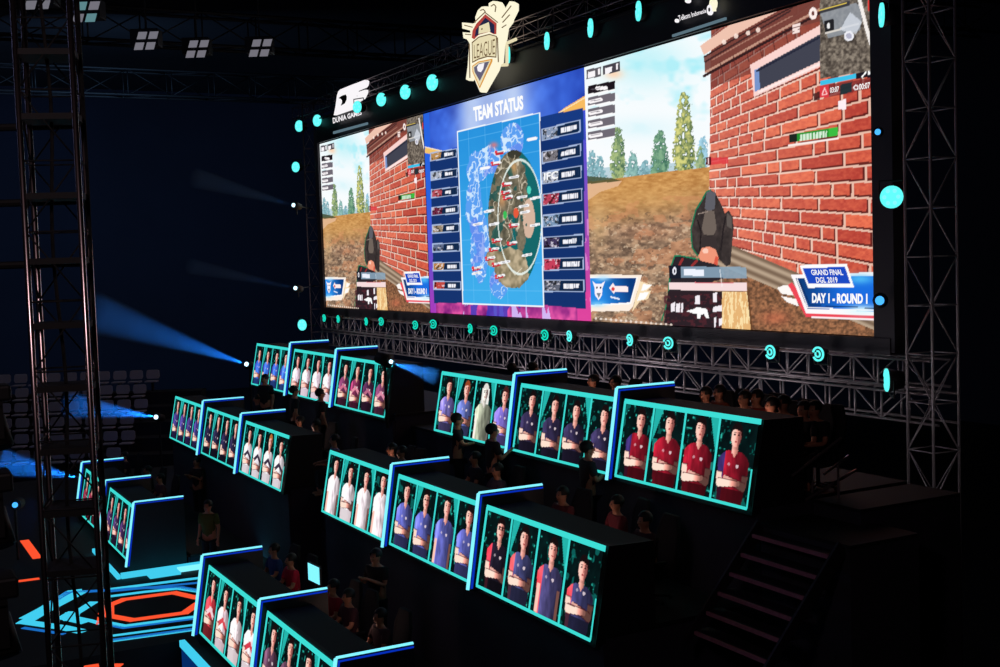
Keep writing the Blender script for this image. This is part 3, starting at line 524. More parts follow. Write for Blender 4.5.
# ================================================================== stage
deck=thing('stage_deck','low dark stage deck inlaid with glowing hexagon lines','stage',(0,0,0))
MB().prism([(-44,.4,0),(-22.95,.4,0),(-22.95,5.2,0),(-13,5.2,0),(-13,8.3,0),(-13,13.9,0),(-44,13.9,0)],(0,0,OZ-7)).build('platform',K['deck'],deck)
ZD=OZ-7
k=lambda L:[(a/4.762,540+b/4.762) for a,b in L]
def inlay(pts,w,m,label=None):
    q=[onz(p,ZD) for p in k(pts)]; mb=MB()
    for a,b in zip(q,q[1:]):
        d=(b-a).normalized(); n=Vector((-d.y,d.x,0))*w/2; e=d*w*.35
        mb.prism([a-e-n,b+e-n,b+e+n,a-e+n],(0,0,.012))
    o=mb.build('floor_light_strip',m,deck); 
    if label: o['label']=label
C1,C2,OR=K['trim'],K['trimblue'],K['orange']
inlay([(520,236),(640,221),(940,183)],.16,C1); inlay([(520,246),(940,205)],.12,C2)
inlay([(250,298),(325,250),(420,246),(700,228),(860,228),(940,242)],.17,C2); inlay([(520,270),(690,248),(850,232),(945,246)],.14,C1)
inlay([(935,276),(830,252),(590,284),(520,312),(520,352)],.2,OR,'orange-red upper half of the hexagon outline'); inlay([(520,362),(630,382),(880,348),(940,305)],.2,OR,'orange-red lower half of the hexagon outline')
inlay([(520,398),(590,412),(940,366)],.17,C1); inlay([(520,406),(590,420),(940,374)],.09,C2)
inlay([(530,458),(935,404)],.1,C1); inlay([(530,480),(935,424)],.16,C2); inlay([(530,484),(935,428)],.08,C1)
inlay([(110,372),(190,330),(330,246),(380,240)],.13,C1); inlay([(120,392),(190,350),(380,250)],.3,C1); inlay([(120,392),(300,418),(385,436)],.24,C1); inlay([(115,420),(300,448)],.1,C2)
inlay([(360,350),(440,300)],.2,C1); inlay([(305,372),(345,350),(340,375),(400,388)],.3,C1); inlay([(430,385),(475,398)],.12,C1); inlay([(470,400),(482,340)],.1,OR)
inlay([(0,209),(175,186)],.16,OR); inlay([(118,5),(176,85)],.22,OR); inlay([(0,441),(30,440)],.1,C1); inlay([(415,606),(455,600)],.16,OR); inlay([(525,600),(560,600)],.2,OR)
# fascia strips
m=MB(); m.box((-22.72,5.1,ZD-.04),(-13,5.2,ZD+.08)).build('edge_light_strip',K['trim'],deck)
MB().box((-22.72,5.13,.2),(-13,5.18,ZD-.06)).build('painted_glow_panel',K['fascia'],deck)  # edge strip's light on the fascia, put in as an emissive face
MB().box((-31.6,5.04,ZD+.0),(-28.4,5.12,ZD+.09)).build('edge_light_strip',K['trim'],deck)
MB().box((-28.5,5.14,ZD+.0),(-28.38,8.4,ZD+.12)).build('edge_light_strip',K['trim'],deck)
MB().box((-28.38,5.7,ZD+.0),(-28.0,6.4,ZD+.05)).build('edge_light_strip',K['trim'],deck)
MB().box((-28.38,6.4,ZD+.0),(-28.2,8.4,ZD+.09)).build('edge_light_strip',K['cyan'],deck)
# risers
R1,R2_,R3=OZ-3.5,OZ-4.95,OZ-6.75
def riser(label,x0,x1,y0,y1,z0,z1,front):
    z0=z0+.03
    t=thing('stage_riser',label,'riser',(x0,y0,z0)); w=x1-x0; d=y1-y0; h=z1-z0
    MB().box((0,.06,0),(w,d,h-.06)).build('skirt',K['skirt'],t); MB().box((-.02,0.05,h-.06),(w+.02,d,h)).build('deck_top',K['deck'],t)
    MB().box((0,0,0),(w,.05,front-z0)).build('front_panel',K['skirt'],t)
riser('dark riser under the lower left booths beside the glowing hexagon',-38,-28.75,6.76,8.3,ZD,R3,ZD+.2); riser('dark riser under the nearest booths at the bottom edge',-22.9,-14.6,6.76,8.3,ZD,R3,ZD+.2)
riser('tall dark riser under the middle row booths on the left',-37.4,-26.3,8.49,10.8,ZD,R2_,OZ-5.1); riser('tall dark riser under the middle row booths in the centre',-23.9,-13.3,8.49,10.8,ZD,R2_,OZ-5.1)
riser('tallest dark riser under the far booths on the left',-37.0,-26.0,10.98,13.8,ZD,R1,OZ-3.65); riser('tallest dark riser under the far booths below the video wall',-23.6,-13.1,10.98,13.8,ZD,R1,OZ-3.65)
riser('low dark walkway linking the two middle risers',-26.28,-23.92,9.2,10.8,ZD,R2_,OZ-6); riser('dark walkway linking the two tallest risers',-25.98,-23.62,11.4,13.8,ZD,R1-.3,OZ-5)
# ================================================================== booths with portrait panels
def paint_portraits(people,seed):
    W,H=230,100; U,Vv=np.meshgrid(np.linspace(0,4,W),np.linspace(0,1.2,H)); P=Paint(U,Vv); one=np.ones(U.shape,bool)
    P.fill(one,mixc((4,12,14),(8,34,34),fbm(U*5,Vv*5,seed)))
    sp=vnoise(U*15,Vv*19,seed+3); P.fill((sp>.8),(12,120,108),.6); P.fill((sp>.92),(60,210,190),.8)
    for i,pp in enumerate(people):
        base=i; s=dict(j=(150,30,45),j2=None,skin=(250,166,150),hair=(24,14,16),logo=(240,220,226),dx=0,h=.94,arms=1,longhair=0,hi=1.,stripe=None); s.update(pp)
        u=(U-base-.5-s['dx'])*.82; v=Vv; cell=(U>=base)&(U<base+1)
        # teal wedges
        if i in (1,2): w=(U-base) if i==1 else (base+1-U); P.fill(cell&(v>1.2-.62*(.3-w)/.3)&(w<.3)&(w>.03),(40,196,186),.9); P.fill(cell&(w>.05)&(w<.2)&(v<.7)&(v>.4)&(vnoise(U*9,v*9,seed+i)>.5),(30,150,140),.8)
        else: P.fill(cell&(vnoise(U*7,v*6,seed+i+9)>.72)&(np.abs(u)>.2),(16,120,112),.7)
        hh=s['h']; sk=np.array(s['skin'],float)/255.; lit=np.clip(1.02-.95*np.clip((u+.0)/.14,-1,1)*.55,.38,1.2)
        hl=(np.array((1.,.9,.86)))
        def skinfill(m,k=1.): 
            c=sk*(lit[...,None])*k; c=c+(hl-c)*np.clip(lit-.95,0,1)[...,None]*1.3; P.fill(cell&m,np.clip(c,0,1))
        jc=np.array(s['j'],float)/255.; j2=np.array(s['j2'] or s['j'],float)/255.
        sh=hh-.215
        torso=(v<sh)&(np.abs(u)<.1+.235*np.sqrt(np.clip((sh-v)/.13,0,1)))&(v>-.1)
        body=torso&(np.abs(u)<.335-.06*np.clip((.5-v)/.5,0,1))
        shade=(.62+.75*fbm(u*11,v*5+u*4,seed+i*3))*(1.05-.42*np.clip(u/.26,-1,1)); arm=(np.abs(u)>.2)&(u<0)
        if s['longhair']: P.fill(cell&(np.abs(u)<.15+.06*np.clip(hh-v,0,.4))&(v>hh-.4)&(v<hh+.08),np.array(s['hair'])/255.*(.8+.5*fbm(u*30,v*6,4))[...,None])
        P.fill(cell&body,np.clip(jc*shade[...,None],0,1)); P.fill(cell&body&arm,np.clip(j2*shade[...,None]*1.1,0,1))
        if s['stripe']: P.fill(cell&body&(np.abs(v-.52+.5*np.abs(u))<.05),np.array(s['stripe'])/255.,.9)
        skinfill((np.abs(u)<.062)&(v>sh-.04)&(v<hh-.08),.8); skinfill((v>sh-.09-.0)&(v<sh+.02)&(np.abs(u)<.06*(v-sh+.1)/.1),.9)
        P.fill(cell&((((u)/.128)**2+((v-hh-.02)/.168)**2)<1),np.array(s['hair'],float)/255.)
        face=((u+.008)/.108)**2+((v-hh+.015)/.142)**2<1; skinfill(face&~((v>hh+.09-.25*np.abs(u+.02+.03*math.sin(i+seed)))),1.)
        P.fill(cell&face&(u>.03)&(v<hh+.06),(90,30,34),.45)
        for e in (-.045,.04): P.fill(cell&((((u-e)/.022)**2+((v-hh-.012)/.011)**2)<1),(40,16,20),.9); P.fill(cell&((((u-e)/.03)**2+((v-hh-.042)/.008)**2)<1),(60,26,26),.7)
        P.fill(cell&((((u+.004)/.032)**2+((v-hh+.083)/.011)**2)<1),(170,60,64),.9); P.fill(cell&((((u-.012)/.012)**2+((v-hh+.03)/.035)**2)<1),(150,76,66),.55)
        if s.get('glasses'): P.fill(cell&(np.abs(v-hh-.012)<.02)&(np.abs(u)<.09)&~(np.abs(v-hh-.012)<.011),(20,16,20))
        if s['arms']:
            def caps(ax,ay,bx,by,r0,r1):
                dx,dy=bx-ax,by-ay; t=np.clip(((u-ax)*dx+(v-ay)*dy)/(dx*dx+dy*dy),0,1); return np.hypot(u-ax-t*dx,v-ay-t*dy)/(r0+(r1-r0)*t)
            a1=.25+.03*math.sin(seed*3.1+i*2.3)
            for sg,k1 in ((1,.72),(-1,1.08)):
                q=caps(sg*.285,.43,sg*.27,a1,.062,.056); skinfill((q<1)&(v<.42),k1*1.0)
                q=caps(sg*.265,a1-.0,-sg*.13,a1+(.075 if sg>0 else .03),.058,.036); P.fill(cell&(q<1.28)&(np.abs(u)<.3),(60,16,22),.6); skinfill(q<1,k1*1.05); skinfill(np.hypot(u+sg*.15,v-a1-(.08 if sg>0 else .035))<.038,k1)
            P.fill(cell&body&(np.abs(u)>.2)&(v>.4)&(v<.43),(40,14,22),.4)
            P.fill(cell&body&(v<a1-.06),np.clip(jc*(.85 if jc.sum()>1.9 else .4),0,1),.8)
        else: skinfill((np.abs(np.abs(u)-.27)<.04)&(v<.42)&(v>.02),.95)
        if s['logo']: P.fill(cell&((((u-.09)/.035)**2+((v-.53)/.025)**2)<1),np.array(s['logo'])/255.,.85); P.fill(cell&((((u+.09)/.03)**2+((v-.54)/.02)**2)<1),np.array(s['logo'])/255.,.6)
    return P.c
WP=3.28; LEAN=.2313; HP=1.2
def divider(parent,x,zf,lean=LEAN):
    """side wall with its light strip; x is its left face, zf the floor level (local)"""
    f0=(x,-.096,-.08); f1=(x,.147,1.402); b1=(x,1.28,1.402); b0=(x,1.28,zf); pts=[(x,-.05,zf),f0,f1,b1,b0]
    pts=[(x,.0,zf) if zf<-.1 else (x,-.09,-.1)]+[f0,f1,b1,b0]
    w=MB().prism(pts,(.07,0,0)).build('side_wall',K['darkboard'],parent)
    m=MB(); m.bar((x+.035,-.11,-.08),(x+.035,.135,1.405),.05); m.build('light_strip',K['cyan'],w); m=MB(); m.bar((x+.035,.135,1.41),(x+.035,1.28,1.41),.036); m.build('light_strip',K['cyan'],w)
    m=MB(); q=x+.078; m.prism([(q-.006,-.085,-.06),(q-.006,.15,1.385),(q-.006,1.27,1.385),(q-.006,1.27,1.36),(q-.006,.17,1.36),(q-.006,-.045,-.06)],(.012,0,0)); m.build('painted_glow_line',K['bluein'],w)  # light strip's blue glow on the wall, put in as an emissive band
def booth(label,x,y,z,people,seed,zf,left=True,rightend=False,group='player booths',wp=WP):
    t=thing('player_booth',label,'booth',(x,y,z),0,group)
    n=Vector((0,-HP,LEAN)).normalized()
    MB().prism([(-.06,.03,-.1),(-.06,LEAN+.05,HP+.02),(-.06,LEAN+.12,HP+.02),(-.06,.12,-.1)],(wp+.08,0,0)).build('front_board',K['black'],t)
    c=paint_portraits(people,seed); H,W=c.shape[:2]; U,Vv=np.meshgrid(np.linspace(0,1,W),np.linspace(0,1,H))
    led_mesh('portrait_screen',np.stack([U*wp,Vv*LEAN+.005,Vv*HP],-1),c,K['portrait'],t)
    def P(u,v,o=-.006): return (u*wp,v*LEAN+o+.005,v*HP+o*.2)
    m=MB()
    def strip(u0,v0,u1,v1,w,o=-.012):
        if u0==u1: m.prism([P(u0-w/wp/2,v0,o),P(u0+w/wp/2,v0,o),P(u1+w/wp/2,v1,o),P(u1-w/wp/2,v1,o)],(0,-.01,0))
        else: m.prism([P(u0,v0-w/HP/2,o),P(u1,v1-w/HP/2,o),P(u1,v1+w/HP/2,o),P(u0,v0+w/HP/2,o)],(0,-.012,0))
    strip(-.004,1.0,1.02,1.0,.075); strip(-.004,0,1.0,0,.04); strip(0,0,0,1,.05); strip(1,0,1,.45,.02)
    for i in (1,2,3): strip(i/4,0,i/4,1,.035)
    m.build('teal_border',K['teal'],t)
    MB().box((-.05,LEAN+.13,HP-.05),(wp+.02,1.0,HP)).build('desk_top',K['desk'],t,bevel=.01)
    MB().box((0,.55,zf),(wp,.6,HP-.05)).build('modesty_panel',K['black'],t)
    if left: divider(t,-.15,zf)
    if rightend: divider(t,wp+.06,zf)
    else: MB().prism([(wp+.025,.03,-.1),(wp+.025,LEAN+.05,HP+.02),(wp+.025,1.0,HP),(wp+.025,1.0,zf)],(.03,0,0)).build('end_panel',K['black'],t)
    return t
d=lambda **k:k
navy,maroon=(44,38,66),(132,22,38)
B={}
def four(*a): return list(a)
z1,z2,z3=OZ-3.558,OZ-5.028,OZ-6.742
booth('far left booth with four portraits in royal blue and red, leftmost of its row',-36.70,10.84,z1,four(*[d(j=(64,110,220),j2=(40,50,120),dx=.03*i-.04) for i in range(4)]),1,R1-z1,left=False)
booth('far booth with four portraits in white and pink shirts',-33.10,10.84,z1,four(*[d(j=(252,226,242),skin=(240,150,140),dx=.02*i-.03) for i in range(4)]),2,R1-z1)
booth('far booth with portraits in purple patterned jerseys, beside the pale blue cone of light',-29.42,10.84,z1,four(d(j=(104,50,84),stripe=(220,120,150)),d(j=(120,46,80),stripe=(240,150,170)),d(j=(70,36,66),stripe=(200,110,140)),d(j=(110,56,90),stripe=(236,150,176))),3,R1-z1)
booth('booth under the video wall with one pale long-haired portrait among purple jerseys',-23.39,10.84,z1,four(d(j=(104,96,160)),d(j=(92,104,170),hair=(150,70,40)),d(j=(140,144,126),skin=(230,226,216),hair=(226,226,220),longhair=1,arms=0,logo=None),d(j=(120,104,190),hair=(70,30,30))),4,R1-z1,left=False)
booth('booth under the video wall with four portraits in black jerseys, arms crossed',-19.92,10.84,z1,four(*[d(j=navy,dx=(.05,.06,-.05,.03)[i],h=(.95,.93,.9,.9)[i]) for i in range(4)]),5,R1-z1)
booth('far right booth with four portraits in maroon jerseys, arms crossed',-16.46,10.84,z1,four(*[d(j=maroon,j2=(40,30,70) if i in(0,3) else maroon,dx=(.1,.04,-.03,-.02)[i],h=(.94,.96,.96,.95)[i]) for i in range(4)]),6,R1-z1)
booth('middle row left booth with small portraits in navy over pink arms, first of its row',-37.07,8.35,z2,four(*[d(j=(60,50,110),h=1.0) for i in range(4)]),7,R2_-z2,left=False)
booth('middle row booth with portraits in black over pink crossed arms',-33.35,8.35,z2,four(*[d(j=(34,30,56),h=.98) for i in range(4)]),8,R2_-z2)
booth('middle row booth with portraits in white jerseys with a black chest stripe',-29.65,8.35,z2,four(*[d(j=(248,236,244),stripe=(40,26,50),hair=(180,110,50) if i==2 else (24,14,16),logo=None) for i in range(4)]),9,R2_-z2)
booth('central booth with four portraits in plain white shirts',-23.65,8.35,z2,four(*[d(j=(255,240,246),logo=None,arms=(0,1,0,0)[i],h=(.98,.94,.96,1.0)[i]) for i in range(4)]),10,R2_-z2,left=False)
booth('central booth with four portraits in slate blue shirts',-20.10,8.35,z2,four(*[d(j=(84,88,160),arms=(1,1,0,1)[i],h=(.98,.96,.98,.95)[i],glasses=i==1) for i in range(4)]),11,R2_-z2)
booth('central booth with portraits in navy jerseys with one red sleeve, at the right end',-16.66,8.35,z2,four(d(j=(30,26,40),j2=(190,50,66),glasses=1,dx=.1),d(j=(64,66,110),j2=(214,70,76),longhair=1),d(j=(66,62,104),j2=(196,60,70),arms=0,h=.93),d(j=(60,60,104),j2=(206,60,70),h=.84)),12,R2_-z2)
booth('lower left booth mostly behind the foreground tower',-35.7,5.43,z3,four(*[d(j=(120,40,60)) for i in range(4)]),13,ZD-z3,wp=3.2)
booth('lower left booth by the glowing hexagon, portraits in dark shirts with pink arms',-32.13,5.43,z3,four(*[d(j=(60,40,80),skin=(246,150,140)) for i in range(4)]),14,ZD-z3,rightend=True,wp=3.3)
booth('bottom booth with portraits in red and white jerseys',-22.42,5.43,z3,four(d(j=(206,60,70),stripe=(255,230,236)),d(j=(240,210,220),stripe=(220,60,70)),d(j=(255,236,240)),d(j=(250,230,236),stripe=(214,40,60))),15,ZD-z3,wp=3.3)
booth('bottom booth cut off by the lower edge, portraits in dark shirts',-18.83,5.43,z3,four(*[d(j=(90,60,80)) for i in range(4)]),16,ZD-z3,rightend=True,wp=3.27)
# ================================================================== people
def skin_mesh(name,verts,edges,rad,root=0,sub=1):
    me=bpy.data.meshes.new(name); me.from_pydata(verts,edges,[]); o=bpy.data.objects.new(name,me); C.objects.link(o)
    md=o.modifiers.new('s','SKIN'); 
    for i,r in enumerate(rad): 
        s=me.skin_vertices[0].data[i]; s.radius=(r,r) if not isinstance(r,tuple) else r; s.use_root=(i==root)
    md.use_smooth_shade=True; o.modifiers.new('u','SUBSURF').levels=sub
    dg=bpy.context.evaluated_depsgraph_get(); dg.update(); r=bpy.data.meshes.new_from_object(o.evaluated_get(dg)); bpy.data.objects.remove(o); r.name=name; return r
def figure(pose):
    """figure facing -Y, feet (or seat) at its origin; returns meshes"""
    V=[];E=[];R=[]
    def v(p,r,par=None):
        V.append(tuple(p));R.append(r); i=len(V)-1
        if par is not None:E.append((par,i))
        return i
    seated=pose.startswith('seat'); hz=.5 if seated else .93; lean=-.05 if seated else 0
    pel=v((0,0,hz),(.15,.11)); sp_=v((0,lean*.5,hz+.2),(.135,.1),pel); ch=v((0,lean,hz+.4),(.15,.11),sp_); nk=v((0,lean-.01,hz+.53),.055,ch); hb=v((0,lean-.02,hz+.59),.068,nk); hm=v((0,lean-.025,hz+.67),(.082,.095),hb); ht=v((0,lean-.01,hz+.745),.066,hm)
    v((0,lean-.135,hz+.645),.013,hm)
    for s in (-1,1): v((s*.088,lean-.01,hz+.655),.016,hm)
    arms={'stand':((.23,.02,-.28),(.24,-.06,-.52)),'stand_phone':((.22,-.06,-.26),(.09,-.3,-.12)),'seat_type':((.24,-.1,-.26),(.15,-.34,-.27)),'seat_lean':((.26,-.12,-.2),(.08,-.3,-.2)),'stand_point':((.25,-.12,-.22),(.12,-.36,-.2))}[pose]
    sleeve=[]
    for s in (-1,1):
        sz=hz+.46; sh=v((s*.18,lean,sz),.06,ch); e=arms[0]; w=arms[1]; el=v((s*e[0],lean+e[1],sz+e[2]),.042,sh); wr=v((s*w[0],lean+w[1],sz+w[2]),.028,el)
        dv=Vector(V[wr])-Vector(V[el]); dv.normalize(); pm=v(Vector(V[wr])+dv*.06,(.034,.02),wr); sleeve.append((sh,el))
        sd=Vector((1,0,0)) if abs(dv.x)<.8 else Vector((0,1,0)); sd=(sd-dv*sd.dot(dv)).normalized(); cu=dv.cross(sd).normalized()
        if cu.z>0: cu=-cu
        for k_,L in ((-1.5,.06),(-.5,.075),(.5,.08),(1.5,.07)):
            b=Vector(V[pm])+sd*.017*k_+dv*.02; f1=v(b+dv*L*.5,.009,pm); v(b+dv*L*.85+cu*.025,.008,f1)
        tb=Vector(V[wr])+dv*.03-sd*.035; f1=v(tb,.011,wr); v(tb+dv*.035-sd*.012,.009,f1)
    for s in (-1,1):
        if seated: hp=v((s*.09,-.03,hz-.02),.09,pel); kn=v((s*.13,-.45,hz-.02),.062,hp); an=v((s*.12,-.42,.08),.042,kn)
        else: hp=v((s*.09,0,hz-.08),.09,pel); kn=v((s*.1,-.02,.5),.062,hp); an=v((s*.11,.02,.08),.042,kn)
        he=v((s*.12,V[an][1]+.02,.045),.035,an); v((s*.13,V[an][1]-.15,.035),.03,he)
    body=skin_mesh('body',V,E,R,pel)
    sv=[(0,0,hz-.05),V[sp_],V[ch],(V[nk][0],V[nk][1],V[nk][2]-.045)]; sr=[(.18,.145),(.168,.132),(.178,.138),.08]; se=[(0,1),(1,2),(2,3)]
    for sh,el in sleeve:
        a=Vector(V[sh]);b=Vector(V[el]); sv+= [tuple(a),tuple(a.lerp(b,.75))]; sr+=[.078,.064]; n=len(sv); se+=[(2,n-2),(n-2,n-1)]
    shirt=skin_mesh('shirt',sv,se,sr,0)
    tv=[(0,0,hz+.05)]; tr=[(.17,.128)]; te=[]
    for s in (-1,1):
        if seated: ps=[(s*.09,-.03,hz-.03),(s*.13,-.45,hz-.02),(s*.12,-.42,.13)]
        else: ps=[(s*.09,0,hz-.1),(s*.1,-.02,.5),(s*.11,.02,.12)]
        n=len(tv); tv+=ps; tr+=[.108,.08,.062]; te+=[(0,n),(n,n+1),(n+1,n+2)]
    trou=skin_mesh('trousers',tv,te,tr,0)
    hc=Vector((0,lean-.012,hz+.7)); hair=MB(); hair.sphere((hc.x,hc.y+.02,hc.z+.005),(.1,.115,.105),14,10)
    hv=[p for p in hair.v]; keep=[f for f in hair.f if sum(hv[i][2] for i in f)/4>hc.z-.015+ (0.055 if sum(hv[i][1] for i in f)/4<hc.y-.06 else (-.06 if sum(hv[i][1] for i in f)/4>hc.y+.03 else 0))]
    me=bpy.data.meshes.new('hair'); me.from_pydata(hv,[],keep); me.materials.append(K['hair']); me.polygons.foreach_set('use_smooth',[True]*len(me.polygons))
    ey,ey2=[MB().sphere((s*.032,lean-.108,hz+.672),(.012,.008,.007),8,6) for s in (-1,1)]
    mo=MB(); mo.sphere((0,lean-.108,hz+.603),(.026,.01,.008),8,6)
    def mk(b,m): 
        x=bpy.data.meshes.new('part'); x.from_pydata(b.v,[],b.f); x.materials.append(m); return x
    for me_,mt in ((body,K['skin']),(shirt,K['trousers']),(trou,K['trousers'])): me_.materials.clear(); me_.materials.append(mt)
    return dict(body=body,shirt=shirt,trousers=trou,hair=me,eye=mk(ey,K['eye']),eye_=mk(ey2,K['eye']),mouth=mk(mo,K['lip'])),hz
FIG={p:figure(p) for p in ('stand','stand_phone','seat_type','seat_lean','stand_point')}
SHIRTS={}
def shirtmat(c):
    if c not in SHIRTS: SHIRTS[c]=mat('cotton_shirt_%d'%len(SHIRTS),c,.9)
    return SHIRTS[c]
def person(pose,loc,rz,label,shirt=(36,34,46),scale=1.,group=None):
    t=thing('person',label,'person',loc,rz,group); t.scale=(scale,)*3
    for kname,me in FIG[pose][0].items():
        o=link(bpy.data.objects.new(kname.strip('_'),me),t)
        if kname=='shirt': o.material_slots[0].link='OBJECT'; o.material_slots[0].material=shirtmat(shirt)
    return t
def chairbase():
    t=thing('gaming_chair','x','chair',(0,0,0))
    MB().box((-.24,-.24,.34),(.24,.26,.42)).build('seat',K['fabric'],t,bevel=.03)
    MB().prism([(-.24,.24,.42),(-.25,.32,.95),(-.16,.38,1.2),(.16,.38,1.2),(.25,.32,.95),(.24,.24,.42)],(0,.07,0)).build('backrest',K['fabric'],t,bevel=.02)
    MB().tube((0,0,.06),(0,0,.34),.03).build('gas_post',K['fixture'],t)
    for i in range(5): a=i*2*math.pi/5; MB().tube((0,0,.08),(.3*math.cos(a),.3*math.sin(a),.05),.02,6).sphere((.3*math.cos(a),.3*math.sin(a),.03),.03,8,6).build('castor_leg',K['fixture'],t)
    for s in (-1,1): MB().tube((s*.27,.05,.38),(s*.27,0,.58),.015,6).box((s*.27-.03,-.14,.58),(s*.27+.03,.1,.61)).build('armrest',K['fixture'],t)
    return t
CH=chairbase(); first=[True]
def seatp(px,floor,rz,label,shirt=(36,34,46),scale=1.,pose='seat_type',y=None):
    c=onz(px,floor+1.17*scale) if (y is None and floor!=R3) else ony(px,7.2); loc=(c.x,c.y,floor); person(pose,loc,rz,label,shirt,scale)
    ch=CH if first[0] else copy_tree(CH); first[0]=False; ch.location=loc; ch.rotation_euler=(0,0,rz)
    ch['label']='black gaming chair '+label.replace('dark silhouette of a ','').replace('seated person ','').replace('dark ',''); ch['group']='black gaming chairs behind the booths'
def standp(px,floor,rz,label,shirt=(36,34,46),pose='stand',scale=1.03):
    c=onz(px,floor+1.6*scale); return person(pose,(c.x,c.y,floor),rz,label,shirt,scale)
# far row, faces just above the portrait panels
for i,(p,l,s) in enumerate((((596,381),'seated person first from the left in the far row above the black-jersey booth',(44,34,40)),((618,382),'seated person in the far row beside the light strip of the maroon booth',(44,34,40)),((708,394),'seated person over the left of the maroon booth, the leftmost there',(60,34,40)),((722,392),'seated person over the maroon booth with warm-lit face, second there',(150,70,40)),((747,398),'seated person over the right of the maroon booth, third there',(50,36,44)),((759,397),'seated person right of the maroon booth with a red face light, fourth there',(150,50,40)),((775,405),'seated person just past the right end of the maroon booth, fifth there',(60,40,50)),((786,403),'seated person with an orange-lit head past the maroon booth, sixth there',(190,110,40)))):
    seatp(p,R1,.1*(i%3-1),l,s)
for p,l in (((510,369),'dark silhouette of a seated person at the left of the black-jersey booth strip'),((531,368),'dark silhouette of a seated person just above the black-jersey booth strip')): seatp(p,R1,math.pi,l,(20,20,24))
ex=[((806,409),'seated person in the dark right of the far row, left of the last pair'),((817,409),'seated person in the dark right of the far row, rightmost of all')]
bk=thing('floor_riser','dark side platform at the right end of the far row','riser',(-12.9,11.8,0)); MB().box((0,0,0),(.9,1.9,R1-.05)).build('skirt',K['skirt'],bk); MB().box((0,0,R1-.05),(.9,1.9,R1)).build('deck_top',K['deck'],bk)
for p,l in ex: seatp(p,R1,.2,l,(30,26,32))
# middle row
for p,rz,l,s,po in (((457,420),2.6,'person standing in black before the purple-jersey booth, head over its second portrait',(38,32,44),'stand_point'),((492,431),3.0,'person standing in black before the pale long-haired portrait',(34,30,38),'stand_phone'),((587,449),2.9,'person standing in dark clothes before the last black-jersey portrait',(38,32,38),'stand_phone'),
    ((265,379),.6,'person standing before the far royal blue booth',(26,26,32),'stand'),((294,391),3.0,'person in a black shirt standing before the white and pink booth, left one',(28,28,34),'stand'),((320,394),3.1,'person in a black shirt standing before the white and pink booth, right one',(28,28,34),'stand')): standp(p,R2_,rz,l,s,po,1.1)
for i,(p,l,s) in enumerate((((259,399),'seated person over the middle row black booth',(40,34,48)),((302,421),'seated person over the white-striped booth, bent forward',(80,70,90)),((318,425),'seated person with a warm-lit face over the right end of the white-striped booth',(70,54,60)),((337,440),'seated person in a pale blue shirt left of the plain white booth',(120,130,180)),((394,449),'seated person over the plain white booth, left of a pair',(44,36,44)),((404,452),'seated person over the plain white booth, right of a pair',(44,36,44)),
    ((478,458),'seated person over the slate blue booth in a dark jersey',(44,38,54)),((500,470),'seated person with light collar over the slate blue booth',(70,56,76)),((565,494),'seated person in a reddish jersey over the red-sleeve booth, leftmost of three',(96,34,44)),((620,503),'seated person in a reddish jersey over the red-sleeve booth, middle of three',(110,36,48)),((648,520),'seated person in a dark jersey over the red-sleeve booth, rightmost of three',(60,34,44)))):
    seatp(p,R2_,.15*(i%3-1),l,s,pose='seat_lean' if i%3==1 else 'seat_type')
# front row and stage floor
standp((376,556),R3,.5,'person standing in a black shirt with red lanyard behind the bottom booths',(24,22,28),'stand_phone')
for p,l,s in (((294,574),'seated person in a bright red hooded top behind the red and white booth',(214,30,66)),((278,578),'seated person in a blue top beside the red hooded one',(40,70,130)),((336,590),'seated person in a red jersey above the bottom cut-off booth strip',(190,34,50)),((352,614),'seated person behind the bottom cut-off booth, left of two',(70,34,44)),((384,634),'seated person behind the bottom cut-off booth, right of two',(70,38,46)),
    ((127,461),'seated person behind the lower left booth at its first strip',(60,40,50)),((163,490),'seated person with a pinkish face behind the lower left booth',(96,60,70)),((150,478),'dark seated person between the two lower left strips',(36,30,38))): seatp(p,R3,.1,l,s)
standp((197,462),ZD,.5,'person in a dark shirt holding up a phone behind the lower left booths',(52,36,34),'stand_phone')
standp((208,506),ZD,.8,'person in a yellow-green shirt on the stage floor right of the lower left booths',(84,88,34),'stand')
# lit monitor
c=ony((315,574),7.3); t=thing('computer_monitor','small glowing pale cyan monitor behind the red and white booth','monitor',(c.x,c.y,R3),.08)
MB().box((-.27,-.02,c.z-R3-.19),(.27,.02,c.z-R3+.19)).build('screen_housing',K['black'],t,bevel=.005); MB().prism([(-.25,-.024,c.z-R3+.17),(.25,-.024,c.z-R3+.17),(.25,-.024,c.z-R3-.15),(-.25,-.024,c.z-R3-.15)],(0,-.004,0)).build('display',K['cyan'],t); MB().tube((0,0,.02),(0,0,c.z-R3-.15),.03).box((-.15,-.1,0),(.15,.1,.03)).build('stand',K['fixture'],t)
